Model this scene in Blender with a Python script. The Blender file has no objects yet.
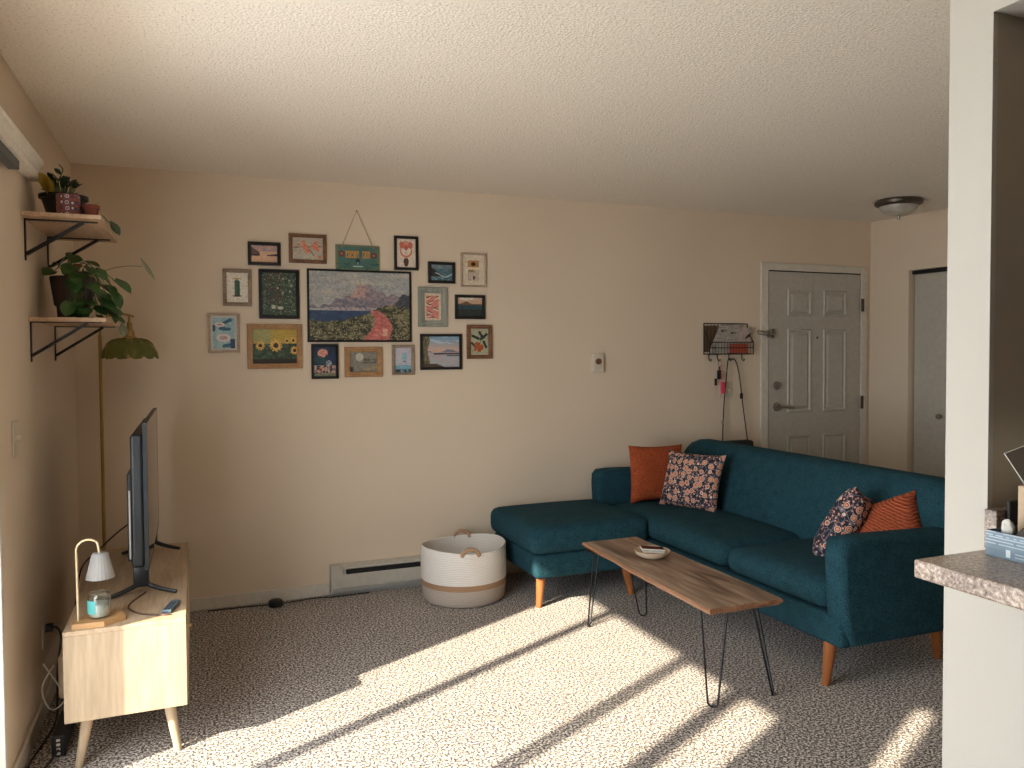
import bpy, bmesh, math, random
from mathutils import Vector, Matrix, noise
random.seed(4)
PI = math.pi
C = bpy.context.scene.collection
SC = bpy.context.scene

# ------------------------------------------------------------------ materials
def lin(c):
    return tuple((x/12.92 if x <= .04045 else ((x+.055)/1.055)**2.4) for x in c)
def hexc(h):
    return lin(tuple(int(h[i:i+2], 16)/255 for i in (0, 2, 4)))
MATS = {}
class NT:
    def __init__(s, name):
        s.m = bpy.data.materials.new(name); s.m.use_nodes = True
        s.n = s.m.node_tree.nodes; s.l = s.m.node_tree.links
        s.b = s.n['Principled BSDF']; MATS[name] = s.m
        s.tc = s.n.new('ShaderNodeTexCoord')
    def node(s, t, **kw):
        nd = s.n.new(t)
        for k, v in kw.items():
            if k in nd.inputs: nd.inputs[k].default_value = v
            else: setattr(nd, k, v)
        return nd
    def mapping(s, scale=(1, 1, 1), rot=(0, 0, 0), src='Object'):
        mp = s.n.new('ShaderNodeMapping'); mp.inputs['Scale'].default_value = scale; mp.inputs['Rotation'].default_value = rot
        s.l.new(s.tc.outputs[src], mp.inputs[0]); return mp
    def ramp(s, fac, stops, interp='LINEAR'):
        r = s.n.new('ShaderNodeValToRGB'); cr = r.color_ramp; cr.interpolation = interp
        while len(cr.elements) < len(stops): cr.elements.new(.5)
        for e, (p, c) in zip(cr.elements, stops): e.position = p; e.color = (*c, 1)
        s.l.new(fac, r.inputs[0]); return r
    def mix(s, fac, a, b, mode='MIX'):
        m = s.n.new('ShaderNodeMix'); m.data_type = 'RGBA'; m.blend_type = mode
        for sock, v in ((m.inputs[0], fac), (m.inputs[6], a), (m.inputs[7], b)):
            if hasattr(v, 'is_linked'): s.l.new(v, sock)
            elif isinstance(v, (int, float)): sock.default_value = v
            else: sock.default_value = (*v, 1)
        return m.outputs[2]
    def bump(s, h, strength=.3, dist=.01):
        b = s.n.new('ShaderNodeBump'); b.inputs['Strength'].default_value = strength; b.inputs['Distance'].default_value = dist
        s.l.new(h, b.inputs['Height']); s.l.new(b.outputs[0], s.b.inputs['Normal']); return b
    def col(s, v):
        if hasattr(v, 'is_linked'): s.l.new(v, s.b.inputs['Base Color'])
        else: s.b.inputs['Base Color'].default_value = (*v, 1)
    def set(s, **kw):
        for k, v in kw.items(): s.b.inputs[k.replace('_', ' ')].default_value = v
def plain(name, c, rough=.6, metal=0, var=.06, scale=30, bump=0, **kw):
    t = NT(name); mp = t.mapping()
    nz = t.node('ShaderNodeTexNoise', Scale=scale, Detail=3.0); t.l.new(mp.outputs[0], nz.inputs['Vector'])
    a = tuple(x*(1-var) for x in c); b = tuple(min(1, x*(1+var)) for x in c)
    t.col(t.ramp(nz.outputs[0], [(.3, a), (.7, b)]).outputs[0]); t.set(Roughness=rough, Metallic=metal, **kw)
    if bump: t.bump(nz.outputs[0], bump, .003)
    return t.m
def wood(name, c1, c2, axis='Y', rough=.5, scale=1.0, bump=.1, dark=None):
    t = NT(name)
    sc = {'X': (1.2, 14, 14), 'Y': (14, 1.2, 14), 'Z': (14, 14, 1.2)}[axis]
    mp = t.mapping(tuple(v*scale for v in sc))
    n1 = t.node('ShaderNodeTexNoise', Scale=1.6, Detail=6.0, Distortion=1.2); t.l.new(mp.outputs[0], n1.inputs['Vector'])
    n2 = t.node('ShaderNodeTexNoise', Scale=9.0, Detail=4.0); t.l.new(mp.outputs[0], n2.inputs['Vector'])
    st = [(.32, c1), (.68, c2)] if dark is None else [(.28, dark), (.45, c1), (.7, c2)]
    r = t.ramp(n1.outputs[0], st)
    r2 = t.ramp(n2.outputs[0], [(.35, (.75, .75, .75)), (.65, (1.05, 1.05, 1.05))])
    t.col(t.mix(.6, r.outputs[0], r2.outputs[0], 'MULTIPLY')); t.set(Roughness=rough)
    t.bump(n2.outputs[0], bump, .002); return t.m

def mat_wall(name, c):
    t = NT(name); mp = t.mapping()
    nz = t.node('ShaderNodeTexNoise', Scale=1.3, Detail=2.0); t.l.new(mp.outputs[0], nz.inputs['Vector'])
    t.col(t.ramp(nz.outputs[0], [(.3, tuple(x*.97 for x in c)), (.7, tuple(x*1.02 for x in c))]).outputs[0])
    n2 = t.node('ShaderNodeTexNoise', Scale=160.0, Detail=2.0); t.l.new(mp.outputs[0], n2.inputs['Vector'])
    t.bump(n2.outputs[0], .15, .002); t.set(Roughness=.75); return t.m
M_wall = mat_wall('tan wall paint', (.72, .60, .465))
M_cream = mat_wall('cream wall paint', (.47, .44, .385))
def mat_ceiling():
    t = NT('popcorn ceiling'); mp = t.mapping()
    nz = t.node('ShaderNodeTexNoise', Scale=100.0, Detail=4.0, Roughness=.7); t.l.new(mp.outputs[0], nz.inputs['Vector'])
    v = t.node('ShaderNodeTexVoronoi', Scale=110.0); t.l.new(mp.outputs[0], v.inputs['Vector'])
    r = t.ramp(nz.outputs[0], [(.33, (.50, .45, .39)), (.42, (.84, .78, .69)), (.60, (.90, .84, .75))])
    t.col(r.outputs[0]); h = t.mix(.5, nz.outputs[0], v.outputs['Distance'])
    t.bump(h, .4, .010); t.set(Roughness=.95); return t.m
M_ceil = mat_ceiling()
def mat_carpet():
    t = NT('speckled frieze carpet'); mp = t.mapping()
    n1 = t.node('ShaderNodeTexNoise', Scale=105.0, Detail=2.0, Roughness=.7); t.l.new(mp.outputs[0], n1.inputs['Vector'])
    n2 = t.node('ShaderNodeTexNoise', Scale=3.0, Detail=3.0); t.l.new(mp.outputs[0], n2.inputs['Vector'])
    r = t.ramp(n1.outputs[0], [(.41, (.020, .016, .014)), (.465, (.12, .096, .083)), (.52, (.32, .267, .232)), (.58, (.78, .70, .62))])
    r2 = t.ramp(n2.outputs[0], [(.3, (.88, .87, .86)), (.7, (1, 1, 1))])
    t.col(t.mix(1, r.outputs[0], r2.outputs[0], 'MULTIPLY'))
    n3 = t.node('ShaderNodeTexNoise', Scale=120.0, Detail=3.0); t.l.new(mp.outputs[0], n3.inputs['Vector'])
    t.bump(n3.outputs[0], .45, .010); t.set(Roughness=1.0); t.b.inputs['Sheen Weight'].default_value = .15; return t.m
M_carpet = mat_carpet()
def mat_fabric(name, c1, c2, scale=260, rough=.9, bump=.35):
    t = NT(name)
    mp = t.mapping()
    n0 = t.node('ShaderNodeTexNoise', Scale=scale, Detail=2.0); t.l.new(mp.outputs[0], n0.inputs['Vector'])
    n1 = t.node('ShaderNodeTexNoise', Scale=18.0, Detail=4.0); t.l.new(mp.outputs[0], n1.inputs['Vector'])
    f = t.mix(.18, n0.outputs[0], n1.outputs[0])
    t.col(t.ramp(f, [(.38, c1), (.62, c2)]).outputs[0]); t.bump(n0.outputs[0], bump, .003)
    t.set(Roughness=rough); t.b.inputs['Specular IOR Level'].default_value = .15
    return t.m
M_teal = mat_fabric('teal upholstery', (.006, .028, .040), (.024, .082, .108))
M_rust = mat_fabric('rust knit', (.26, .050, .018), (.42, .095, .033), 120)
def mat_rust():
    t = NT('rust ribbed knit'); mp = t.mapping((1, 1, 1))
    w = t.node('ShaderNodeTexWave', Scale=32.0, Distortion=3.0, wave_type='BANDS', bands_direction='DIAGONAL'); t.l.new(mp.outputs[0], w.inputs[0])
    w2 = t.node('ShaderNodeTexWave', Scale=16.0, Distortion=2.0, wave_type='BANDS', bands_direction='Y'); t.l.new(mp.outputs[0], w2.inputs[0])
    h = t.mix(.22, w.outputs[0], w2.outputs[0])
    t.col(t.ramp(h, [(.0, (.24, .042, .013)), (.6, (.42, .088, .030))]).outputs[0]); t.bump(h, .8, .008); t.set(Roughness=.9); return t.m
M_rib = mat_rust()
def mat_floral():
    t = NT('navy floral print'); mp = t.mapping()
    v1 = t.node('ShaderNodeTexVoronoi', Scale=22.0, Randomness=.6); t.l.new(mp.outputs[0], v1.inputs['Vector'])
    v2 = t.node('ShaderNodeTexVoronoi', Scale=60.0, Randomness=.9); t.l.new(mp.outputs[0], v2.inputs['Vector'])
    v3 = t.node('ShaderNodeTexVoronoi', Scale=26.0, feature='DISTANCE_TO_EDGE'); t.l.new(mp.outputs[0], v3.inputs['Vector'])
    navy = (.014, .015, .030)
    small = t.ramp(v2.outputs['Distance'], [(0, (.66, .55, .44)), (.20, (.42, .17, .12)), (.36, navy)], 'CONSTANT')
    vine = t.ramp(v3.outputs[0], [(0, (.17, .17, .19)), (.035, (0, 0, 0))], 'CONSTANT')
    base = t.mix(1, small.outputs[0], vine.outputs[0], 'LIGHTEN')
    big = t.ramp(v1.outputs['Distance'], [(0, (.10, .015, .012)), (.09, (.66, .33, .20)), (.24, (.42, .12, .08)), (.33, (.74, .56, .44)), (.39, navy), (.42, (0, 0, 0))], 'CONSTANT')
    msk = t.ramp(v1.outputs['Distance'], [(0, (1, 1, 1)), (.41, (0, 0, 0))], 'CONSTANT')
    t.col(t.mix(msk.outputs[0], base, big.outputs[0])); t.set(Roughness=.85); return t.m
M_floral = mat_floral()
M_oak = wood('pale oak', (.46, .34, .22), (.55, .42, .28), 'Z', .6, .6)
M_oak_y = wood('pale oak top', (.46, .33, .21), (.60, .45, .30), 'Y', .5)
M_shelf = wood('pale pine shelf', (.46, .30, .19), (.60, .42, .28), 'Y', .6)
M_leg = wood('orange brown leg', (.28, .085, .025), (.42, .15, .045), 'Z', .4)
M_slab = wood('acacia slab', (.25, .155, .10), (.52, .39, .28), 'Y', .38, .75, .15, dark=(.07, .03, .015))
M_bark = wood('reddish live edge', (.20, .085, .04), (.40, .21, .12), 'Y', .5, .8, .2)
M_brown = wood('walnut frame', (.14, .055, .025), (.26, .12, .055), 'Y', .5)
M_mid = wood('golden oak frame', (.33, .17, .07), (.48, .27, .12), 'Y', .5)
M_greywood = wood('weathered frame', (.22, .16, .115), (.38, .29, .21), 'Y', .7)
M_lightfr = wood('light frame', (.42, .31, .23), (.56, .44, .34), 'Y', .6)
M_sage = wood('grey green frame', (.22, .235, .20), (.36, .37, .32), 'Z', .7)
M_bamboo = wood('bamboo base', (.50, .27, .11), (.66, .40, .19), 'X', .45)
M_blackfr = plain('black frame', (.008, .007, .007), .5)
M_iron = plain('black iron', (.012, .012, .013), .5, .3)
M_steel = plain('dark steel rod', (.035, .036, .04), .35, .8)
M_tv = plain('dark grey television plastic', (.012, .015, .019), .4)
M_screen = plain('glossy screen', (.02, .02, .022), .06)
M_white = plain('white paint', (.62, .59, .53), .5)
M_trim = plain('warm white trim', (.66, .61, .53), .5)
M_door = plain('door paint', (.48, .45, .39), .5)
M_plate = plain('ivory plastic', (.62, .56, .46), .45)
M_nickel = plain('satin nickel', (.34, .31, .27), .35, .9)
M_hinge = plain('dark bronze', (.10, .08, .06), .4, .7)
M_brass = plain('antique brass', (.42, .27, .10), .35, .9)
M_gold = plain('pale gold metal', (.75, .60, .38), .4, .5)
M_gapshade = plain('painted gap shade', (.01, .01, .01), .8)  # near black that stands in for shade inside narrow gaps
M_heater = plain('heater enamel', (.52, .49, .42), .45)
M_leaf = plain('leaf green', (.040, .105, .022), .45, var=.5, scale=18)
M_leafd = plain('dark leaf', (.022, .045, .018), .5, var=.4, scale=30)
M_leafy = plain('yellow leaf', (.38, .26, .03), .6)
M_stem = plain('plant stem', (.10, .14, .05), .6)
M_soil = plain('potting soil', (.03, .02, .015), .95, bump=.5)
M_potgrey = plain('grey brown pot', (.085, .068, .062), .6)
M_potblack = plain('black pot', (.010, .012, .013), .4)
M_terra = plain('terracotta', (.20, .045, .025), .7)
M_jute = plain('tan jute', (.40, .25, .15), .85, scale=150, bump=.4)
M_paper = plain('paper', (.60, .57, .52), .8)
M_card = plain('corrugated card', (.45, .33, .22), .8)
M_cardgrey = plain('grey flap', (.55, .53, .48), .6)
M_bag = plain('black nylon', (.012, .011, .011), .7)
M_pink = plain('pink silicone', (.75, .06, .14), .5)
M_redbox = plain('red print', (.45, .07, .03), .7)
M_wax = plain('candle wax', (.80, .76, .66), .5)
M_teallabel = plain('teal label', (.10, .45, .45), .6)
M_bluebox = plain('remote blue', (.10, .15, .19), .45)
M_greycloth = plain('dark grey cloth', (.07, .062, .058), .9, scale=12, var=.5, bump=.4)
M_black_cord = plain('black cord', (.012, .012, .013), .5)
M_whitecord = plain('white cord', (.6, .58, .54), .5)
M_cream2 = plain('cream appliance plastic', (.62, .55, .43), .5)
M_wick = plain('bowl weave', (.60, .46, .33), .8, scale=120, bump=.5)
def mat_rope(name, c, sc=90):
    t = NT(name); mp = t.mapping((1, 1, 1))
    w = t.node('ShaderNodeTexWave', Scale=sc*.35, Distortion=.6, wave_type='BANDS', bands_direction='Z'); t.l.new(mp.outputs[0], w.inputs[0])
    n = t.node('ShaderNodeTexNoise', Scale=110.0, Detail=2.0); t.l.new(mp.outputs[0], n.inputs['Vector'])
    f = t.mix(.5, w.outputs[0], n.outputs[0])
    t.col(t.ramp(f, [(.25, tuple(x*.82 for x in c)), (.7, c)]).outputs[0]); t.bump(f, .5, .004); t.set(Roughness=.9); return t.m
M_ropew = mat_rope('white cotton rope', (.86, .81, .75))
M_ropet = mat_rope('tan cotton rope', (.42, .25, .14))
M_ropeg = mat_rope('heathered beige rope', (.52, .44, .37))
def mat_granite():
    t = NT('speckled stone laminate'); mp = t.mapping()
    n1 = t.node('ShaderNodeTexNoise', Scale=140.0, Detail=5.0, Roughness=.8); t.l.new(mp.outputs[0], n1.inputs['Vector'])
    n2 = t.node('ShaderNodeTexNoise', Scale=9.0, Detail=3.0); t.l.new(mp.outputs[0], n2.inputs['Vector'])
    f = t.mix(.2, n1.outputs[0], n2.outputs[0])
    t.col(t.ramp(f, [(.38, (.05, .03, .022)), (.46, (.19, .13, .10)), (.53, (.32, .23, .17)), (.60, (.56, .47, .38))]).outputs[0])
    t.set(Roughness=.3); return t.m
M_granite = mat_granite()
def mat_talavera():
    t = NT('patterned pot glaze'); mp = t.mapping((1, 1, 1))
    v = t.node('ShaderNodeTexVoronoi', Scale=46.0, Randomness=.15); t.l.new(mp.outputs[0], v.inputs['Vector'])
    r = t.ramp(v.outputs['Distance'], [(0, (.55, .50, .46)), (.12, (.30, .05, .04)), (.26, (.55, .50, .46)), (.36, (.06, .025, .06)), (.5, (.22, .05, .035))], 'CONSTANT')
    t.col(r.outputs[0]); t.set(Roughness=.35); return t.m
M_tal = mat_talavera()
def mat_glass(name, c, rough=.05, mixf=.75):
    t = NT(name); t.n.remove(t.b); out = t.n['Material Output']
    g = t.n.new('ShaderNodeBsdfGlossy'); g.inputs['Roughness'].default_value = rough; g.inputs['Color'].default_value = (.9, .9, .9, 1)
    tr = t.n.new('ShaderNodeBsdfTransparent'); tr.inputs['Color'].default_value = (*c, 1)
    mx = t.n.new('ShaderNodeMixShader'); fr = t.n.new('ShaderNodeLayerWeight'); fr.inputs[0].default_value = 1-mixf
    t.l.new(fr.outputs['Facing'], mx.inputs[0]); t.l.new(tr.outputs[0], mx.inputs[1]); t.l.new(g.outputs[0], mx.inputs[2]); t.l.new(mx.outputs[0], out.inputs[0])
    return t.m
M_pane = mat_glass('window glass', (.97, .98, .97), .02, .92)
M_jar = mat_glass('clear jar glass', (.90, .93, .92), .08, .6)
def mat_tinted():
    t = NT('green glass'); t.col((.34, .36, .10)); t.set(Roughness=.12); t.b.inputs['Transmission Weight'].default_value = .7; t.b.inputs['IOR'].default_value = 1.3
    return t.m
M_green = mat_tinted()
def mat_ribbed():
    t = NT('ribbed frosted glass'); t.col((.88, .86, .84)); t.set(Roughness=.15); t.b.inputs['Transmission Weight'].default_value = .7; t.b.inputs['IOR'].default_value = 1.25
    return t.m
M_ribglass = mat_ribbed()
M_opal = plain('alabaster glass', (.46, .43, .37), .35, var=.2, scale=14)
def mat_vcol(name, rough=.7):
    t = NT(name); a = t.n.new('ShaderNodeVertexColor'); a.layer_name = 'paint'; t.l.new(a.outputs[0], t.b.inputs['Base Color']); t.set(Roughness=rough); return t.m
M_art = mat_vcol('printed artwork', .45)

# ------------------------------------------------------------------ mesh helpers
def B(): return bmesh.new()
def box(bm, x0, x1, y0, y1, z0, z1, bev=0, seg=2, mat=None):
    vs = bmesh.ops.create_cube(bm, size=1)['verts']
    cx, cy, cz = (x0+x1)/2, (y0+y1)/2, (z0+z1)/2
    for v in vs: v.co = Vector((cx+v.co.x*(x1-x0), cy+v.co.y*(y1-y0), cz+v.co.z*(z1-z0)))
    if bev:
        es = list({e for v in vs for e in v.link_edges})
        r = bmesh.ops.bevel(bm, geom=es, offset=bev, segments=seg, profile=.5, affect='EDGES')
        vs = list({v for f in r['faces'] for v in f.verts} | {v for v in vs if v.is_valid})
    if mat is not None: bmesh.ops.transform(bm, matrix=mat, verts=vs)
    return vs
def tube(bm, pts, r, seg=8, cap=True, taper=None):
    pts = [Vector(p) for p in pts]; n = len(pts); rings = []
    t0 = (pts[1]-pts[0]).normalized(); up = Vector((0, 0, 1)) if abs(t0.z) < .9 else Vector((1, 0, 0))
    nrm = t0.cross(up).normalized()
    for i, p in enumerate(pts):
        t = ((pts[min(i+1, n-1)]-pts[max(i-1, 0)])).normalized()
        nrm = (nrm - t*nrm.dot(t)).normalized(); b = t.cross(nrm)
        rr = r if taper is None else r+(taper-r)*i/(n-1)
        rings.append([bm.verts.new(p+nrm*math.cos(a)*rr+b*math.sin(a)*rr) for a in [2*PI*k/seg for k in range(seg)]])
    for i in range(n-1):
        for k in range(seg):
            bm.faces.new((rings[i][k], rings[i][(k+1) % seg], rings[i+1][(k+1) % seg], rings[i+1][k]))
    if cap: bm.faces.new(rings[0][::-1]); bm.faces.new(rings[-1])
def smooth_pts(ctrl, n=8):
    c = [Vector(p) for p in ctrl]; out = []
    for i in range(len(c)-1):
        p0 = c[max(i-1, 0)]; p1 = c[i]; p2 = c[i+1]; p3 = c[min(i+2, len(c)-1)]
        for k in range(n):
            t = k/n
            out.append(.5*((2*p1)+(-p0+p2)*t+(2*p0-5*p1+4*p2-p3)*t*t+(-p0+3*p1-3*p2+p3)*t**3))
    out.append(c[-1]); return out
def lathe(bm, prof, cx, cy, seg=32, fn=None, closed=False):
    rings = []
    for (r, z) in prof:
        ring = []
        for k in range(seg):
            a = 2*PI*k/seg; rr, zz = (r, z) if fn is None else fn(a, r, z)
            ring.append(bm.verts.new((cx+rr*math.cos(a), cy+rr*math.sin(a), zz)))
        rings.append(ring)
    for i in range(len(rings)-1):
        for k in range(seg):
            bm.faces.new((rings[i][k], rings[i][(k+1) % seg], rings[i+1][(k+1) % seg], rings[i+1][k]))
    if closed: bm.faces.new(rings[0][::-1]); bm.faces.new(rings[-1])
    return rings
def softbox(bm, x0, x1, y0, y1, z0, z1, r=.05, puff=0.0, n=12, top_only=False):
    """rounded cushion: points of a subdivided box pulled to a rounded box, with a puffed crown"""
    cx, cy, cz = (x0+x1)/2, (y0+y1)/2, (z0+z1)/2; hx, hy, hz = (x1-x0)/2, (y1-y0)/2, (z1-z0)/2
    vmap = {}
    def coords(h):
        m = max(2, n); a = [-h, -h+r*.15, -h+r*.5, -h+r]; k = max(2, int((2*h-2*r)/.06))
        a += [-h+r+(2*h-2*r)*i/k for i in range(1, k)]; a += [h-r, h-r*.5, h-r*.15, h]; return a
    r = min(r, hx*.98, hy*.98, hz*.98)
    X, Y, Z = coords(hx), coords(hy), coords(hz)
    def pt(x, y, z):
        key = (round(x, 5), round(y, 5), round(z, 5))
        if key in vmap: return vmap[key]
        ix, iy, iz = max(-hx+r, min(hx-r, x)), max(-hy+r, min(hy-r, y)), max(-hz+r, min(hz-r, z))
        d = Vector((x-ix, y-iy, z-iz)); L = d.length
        p = Vector((ix, iy, iz))+(d/L*r if L > 1e-9 else d)
        if puff:
            u = max(0, 1-(p.x/hx)**2)*max(0, 1-(p.y/hy)**2)
            if z > 0: p.z += puff*u**.7
            w = max(0, 1-(p.z/hz)**2)
            p.x += math.copysign(puff*.35, p.x)*w*max(0, 1-(p.y/hy)**2)*(abs(p.x) > hx*.8)
            p.y += math.copysign(puff*.35, p.y)*w*max(0, 1-(p.x/hx)**2)*(abs(p.y) > hy*.8)
        v = bm.verts.new((cx+p.x, cy+p.y, cz+p.z)); vmap[key] = v; return v
    def face(A, Bc, f):
        for i in range(len(A)-1):
            for j in range(len(Bc)-1):
                q = [f(A[i], Bc[j]), f(A[i+1], Bc[j]), f(A[i+1], Bc[j+1]), f(A[i], Bc[j+1])]
                if len(set(q)) == 4: 
                    try: bm.faces.new(q)
                    except ValueError: pass
    face(X, Y, lambda a, b: pt(a, b, hz)); face(X, Y, lambda a, b: pt(a, b, -hz))
    face(X, Z, lambda a, b: pt(a, -hy, b)); face(X, Z, lambda a, b: pt(a, hy, b))
    face(Y, Z, lambda a, b: pt(-hx, a, b)); face(Y, Z, lambda a, b: pt(hx, a, b))
    bmesh.ops.recalc_face_normals(bm, faces=bm.faces)

def wloc(o):
    v = Vector((0, 0, 0))
    while o is not None: v += Vector(o.location); o = o.parent
    return v
def obj(name, bm, mat, parent=None, smooth=False, base=None, recalc=True, xf=None):
    if xf is not None: bmesh.ops.transform(bm, matrix=xf, verts=bm.verts)
    if recalc: bmesh.ops.recalc_face_normals(bm, faces=bm.faces)
    off = wloc(parent) if parent is not None else (Vector(base) if base is not None else Vector((0, 0, 0)))
    for v in bm.verts: v.co -= off
    me = bpy.data.meshes.new(name); bm.to_mesh(me); bm.free()
    if mat is not None: me.materials.append(mat)
    if smooth:
        me.polygons.foreach_set('use_smooth', [True]*len(me.polygons))
        try: me.set_sharp_from_angle(angle=math.radians(smooth if smooth is not True else 40))
        except Exception: pass
    o = bpy.data.objects.new(name, me); C.objects.link(o)
    if parent is not None: o.parent = parent
    elif base is not None: o.location = base
    return o
def thing(name, label, cat, loc=(0, 0, 0), group=None):
    o = bpy.data.objects.new(name, None); o.empty_display_size = .05; C.objects.link(o); o.location = loc
    o['label'] = label; o['category'] = cat
    if group: o['group'] = group
    return o
def tag(o, label, cat, group=None, kind=None):
    o['label'] = label; o['category'] = cat
    if group: o['group'] = group
    if kind: o['kind'] = kind
    return o
LAB = {'floor': 'grey beige speckled carpet', 'ceiling': 'textured off white popcorn ceiling'}
def struct(name, bm, mat, label, parent=None, smooth=False):
    o = obj(name, bm, mat, parent, smooth)
    if parent is None: o['kind'] = 'structure'; o['label'] = label; o['category'] = name.split('_')[0]
    return o
def sthing(name, label, loc):
    o = thing(name, label, name.split('_')[0], loc); o['kind'] = 'structure'; return o

# ------------------------------------------------------------------ room shell
XL, XR, YB, H = -.58, 4.96, 4.715, 2.44
YN = -2.6
bm = B(); box(bm, XL-.14, XR+.7, YN-.1, YB+.1, -.1, 0); struct('floor', bm, M_carpet, 'speckled grey beige carpet across the living room with sun patches')
bm = B(); box(bm, XL-.14, XR+.7, YN-.1, YB+.1, H, H+.1); struct('ceiling', bm, M_ceil, 'off white popcorn textured ceiling over the living room')
bm = B(); box(bm, XL-.14, XR+.7, YB, YB+.1, 0, H); struct('wall_back', bm, M_wall, 'long tan wall behind the gallery of pictures and the sofa')
# left wall with the sliding door opening and an unseen slot added for a strip of sun
SY0, SY1, SZ = .70, 2.86, 2.02
FY0, FY1, FZ = .50, .635, 2.40
bm = B()
box(bm, XL-.14, XL, SY1, YB, 0, H)
box(bm, XL-.14, XL, SY0, SY1, SZ, H)
box(bm, XL-.14, XL, FY1, SY0, 0, H)
box(bm, XL-.14, XL, FY0, FY1, FZ, H); box(bm, XL-.14, XL, FY0, FY1, 0, .04)
box(bm, XL-.14, XL, YN, FY0, 0, H)
struct('wall_left', bm, M_wall, 'tan wall on the left holding the two plant shelves')
# right wall with closet opening
CY0, CY1, CZ = 2.9, 4.355, 2.03
bm = B()
box(bm, XR, XR+.12, CY1, YB, 0, H); box(bm, XR, XR+.12, CY0, CY1, CZ, H); box(bm, XR, XR+.12, YN, CY0, 0, H)
box(bm, XR+.6, XR+.7, YN, YB, 0, H)
struct('wall_right', bm, M_wall, 'tan wall at the right end of the entry with the closet')
bm = B(); box(bm, XL-.14, XR+.7, YN-.1, YN, 0, H); struct('wall_front', bm, plain('darkened unseen wall', (.10, .075, .055), .7), 'unseen wall behind the viewer, darkened to cut bounced light')  # dark colour chosen so this unseen wall bounces less light into the room
# kitchen divider: pillar + header + knee wall + kitchen wall
PX, PY0, PY1 = 1.50, 1.120, 1.216
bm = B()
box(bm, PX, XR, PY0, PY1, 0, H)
struct('wall_kitchen', bm, mat_wall('shade darkened wall paint', (.42, .36, .27)), 'dim kitchen wall seen past the pale pillar')  # darker copy of the tan paint, with the wall's shade put into the colour
bm = B()
box(bm, PX-.002, PX+.012, PY0-.001, PY1+.001, 0, H)
box(bm, PX-.002, PX+.11, YN, PY0-.001, 0, .992)
box(bm, PX-.002, PX+.11, YN, PY0-.001, 2.115, H)
struct('wall_divider', bm, M_cream, 'pale cream pillar and half wall carrying the stone counter at right')
bm = B(); box(bm, PX+.11, XR, YN, PY0, 2.115, 2.16); struct('ceiling_kitchen', bm, M_ceil, 'low kitchen ceiling beyond the pale pillar')
# baseboards
bm = B(); box(bm, XL, .726, YB-.014, YB, 0, .072, .004, 2); struct('baseboard_back', bm, M_trim, 'white baseboard along the back wall left of the heater')
bm = B(); box(bm, XL, XL+.014, SY1+.05, YB-.014, 0, .072, .004, 2); struct('baseboard_left', bm, M_trim, 'white baseboard along the left wall behind the media console')

# ------------------------------------------------------------------ sliding door (door_2)
sd = sthing('door_2', 'white framed sliding glass door at the left edge with vertical blinds', (XL-.05, (SY0+SY1)/2, 0))
fx0, fx1 = XL-.13, XL-.05
bm = B()
box(bm, fx0, fx1, SY1-.012, SY1, 0, SZ, .002); box(bm, fx0, fx1, SY0, SY0+.045, 0, SZ, .004)
box(bm, fx0, fx1, SY0, SY1, SZ-.03, SZ, .004); box(bm, fx0, fx1, SY0, SY1, 0, .03, .004)
obj('door_frame', bm, M_white, sd)
ym = 1.67
for (a, b, xx) in ((SY0+.045, ym+.03, fx0+.01), (ym-.03, SY1-.012, fx0+.045)):
    bm = B(); s = .030
    box(bm, xx, xx+.028, a, a+s, .03, SZ-.03, .004); box(bm, xx, xx+.028, b-s, b, .03, SZ-.03, .004)
    box(bm, xx, xx+.028, a+s, b-s, .03, .09, .004); box(bm, xx, xx+.028, a+s, b-s, SZ-.05, SZ-.03, .004)
    pnl = obj('sliding_panel', bm, M_white, sd)
    bm = B(); box(bm, xx+.011, xx+.017, a+s, b-s, .09, SZ-.05); obj('glass_pane', bm, M_pane, pnl)
bm = B(); box(bm, XL-.001, XL+.012, SY1, SY1+.03, 0, SZ, .003); obj('casing', bm, M_white, sd)
w2 = sthing('window_added', 'unseen slim opening added beside the sliding door to let in a sun strip', (XL-.07, (FY0+FY1)/2, .04))  # added opening, shaped to throw one narrow sun strip across the floor
bm = B(); box(bm, XL-.115, XL-.105, FY0, FY1, .04, FZ); obj('glass_pane', bm, M_pane, w2)
# vertical blinds
vb = thing('vertical_blinds', 'white valance above the sliding door with the head rail beneath it', 'blinds', (XL+.07, 1.8, 2.02))
bm = B()
prof = [(0, 0), (.030, 0), (.042, .008), (.044, .026), (.036, .040), (.040, .052), (.052, .062), (.054, .078), (.046, .090), (0, .092)]
def prism_y(bm, prof, x, z, y0, y1):
    a = [bm.verts.new((x+p[0], y0, z+p[1])) for p in prof]; b = [bm.verts.new((x+p[0], y1, z+p[1])) for p in prof]
    n = len(prof)
    for i in range(n): bm.faces.new((a[i], a[(i+1) % n], b[(i+1) % n], b[i]))
    bm.faces.new(a[::-1]); bm.faces.new(b)
prism_y(bm, prof, XL+.001, 2.105, .72, 3.52)
obj('valance', bm, plain('valance white', (.86, .82, .74), .5), vb, smooth=35)
bm = B(); box(bm, XL+.002, XL+.036, .72, 3.16, 2.072, 2.1045, .004); obj('head_rail', bm, plain('head rail grey', (.10, .11, .12), .5), vb)
for k in range(11):
    y = .735+k*.034
    bm = B(); box(bm, -.022, .022, -.0012, .0012, 0, 2.03, 0, mat=Matrix.Translation((XL+.028, y, .04)) @ Matrix.Rotation(math.radians(76+k % 3*3), 4, 'Z'))
    obj('slat', bm, M_white, vb)
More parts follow.
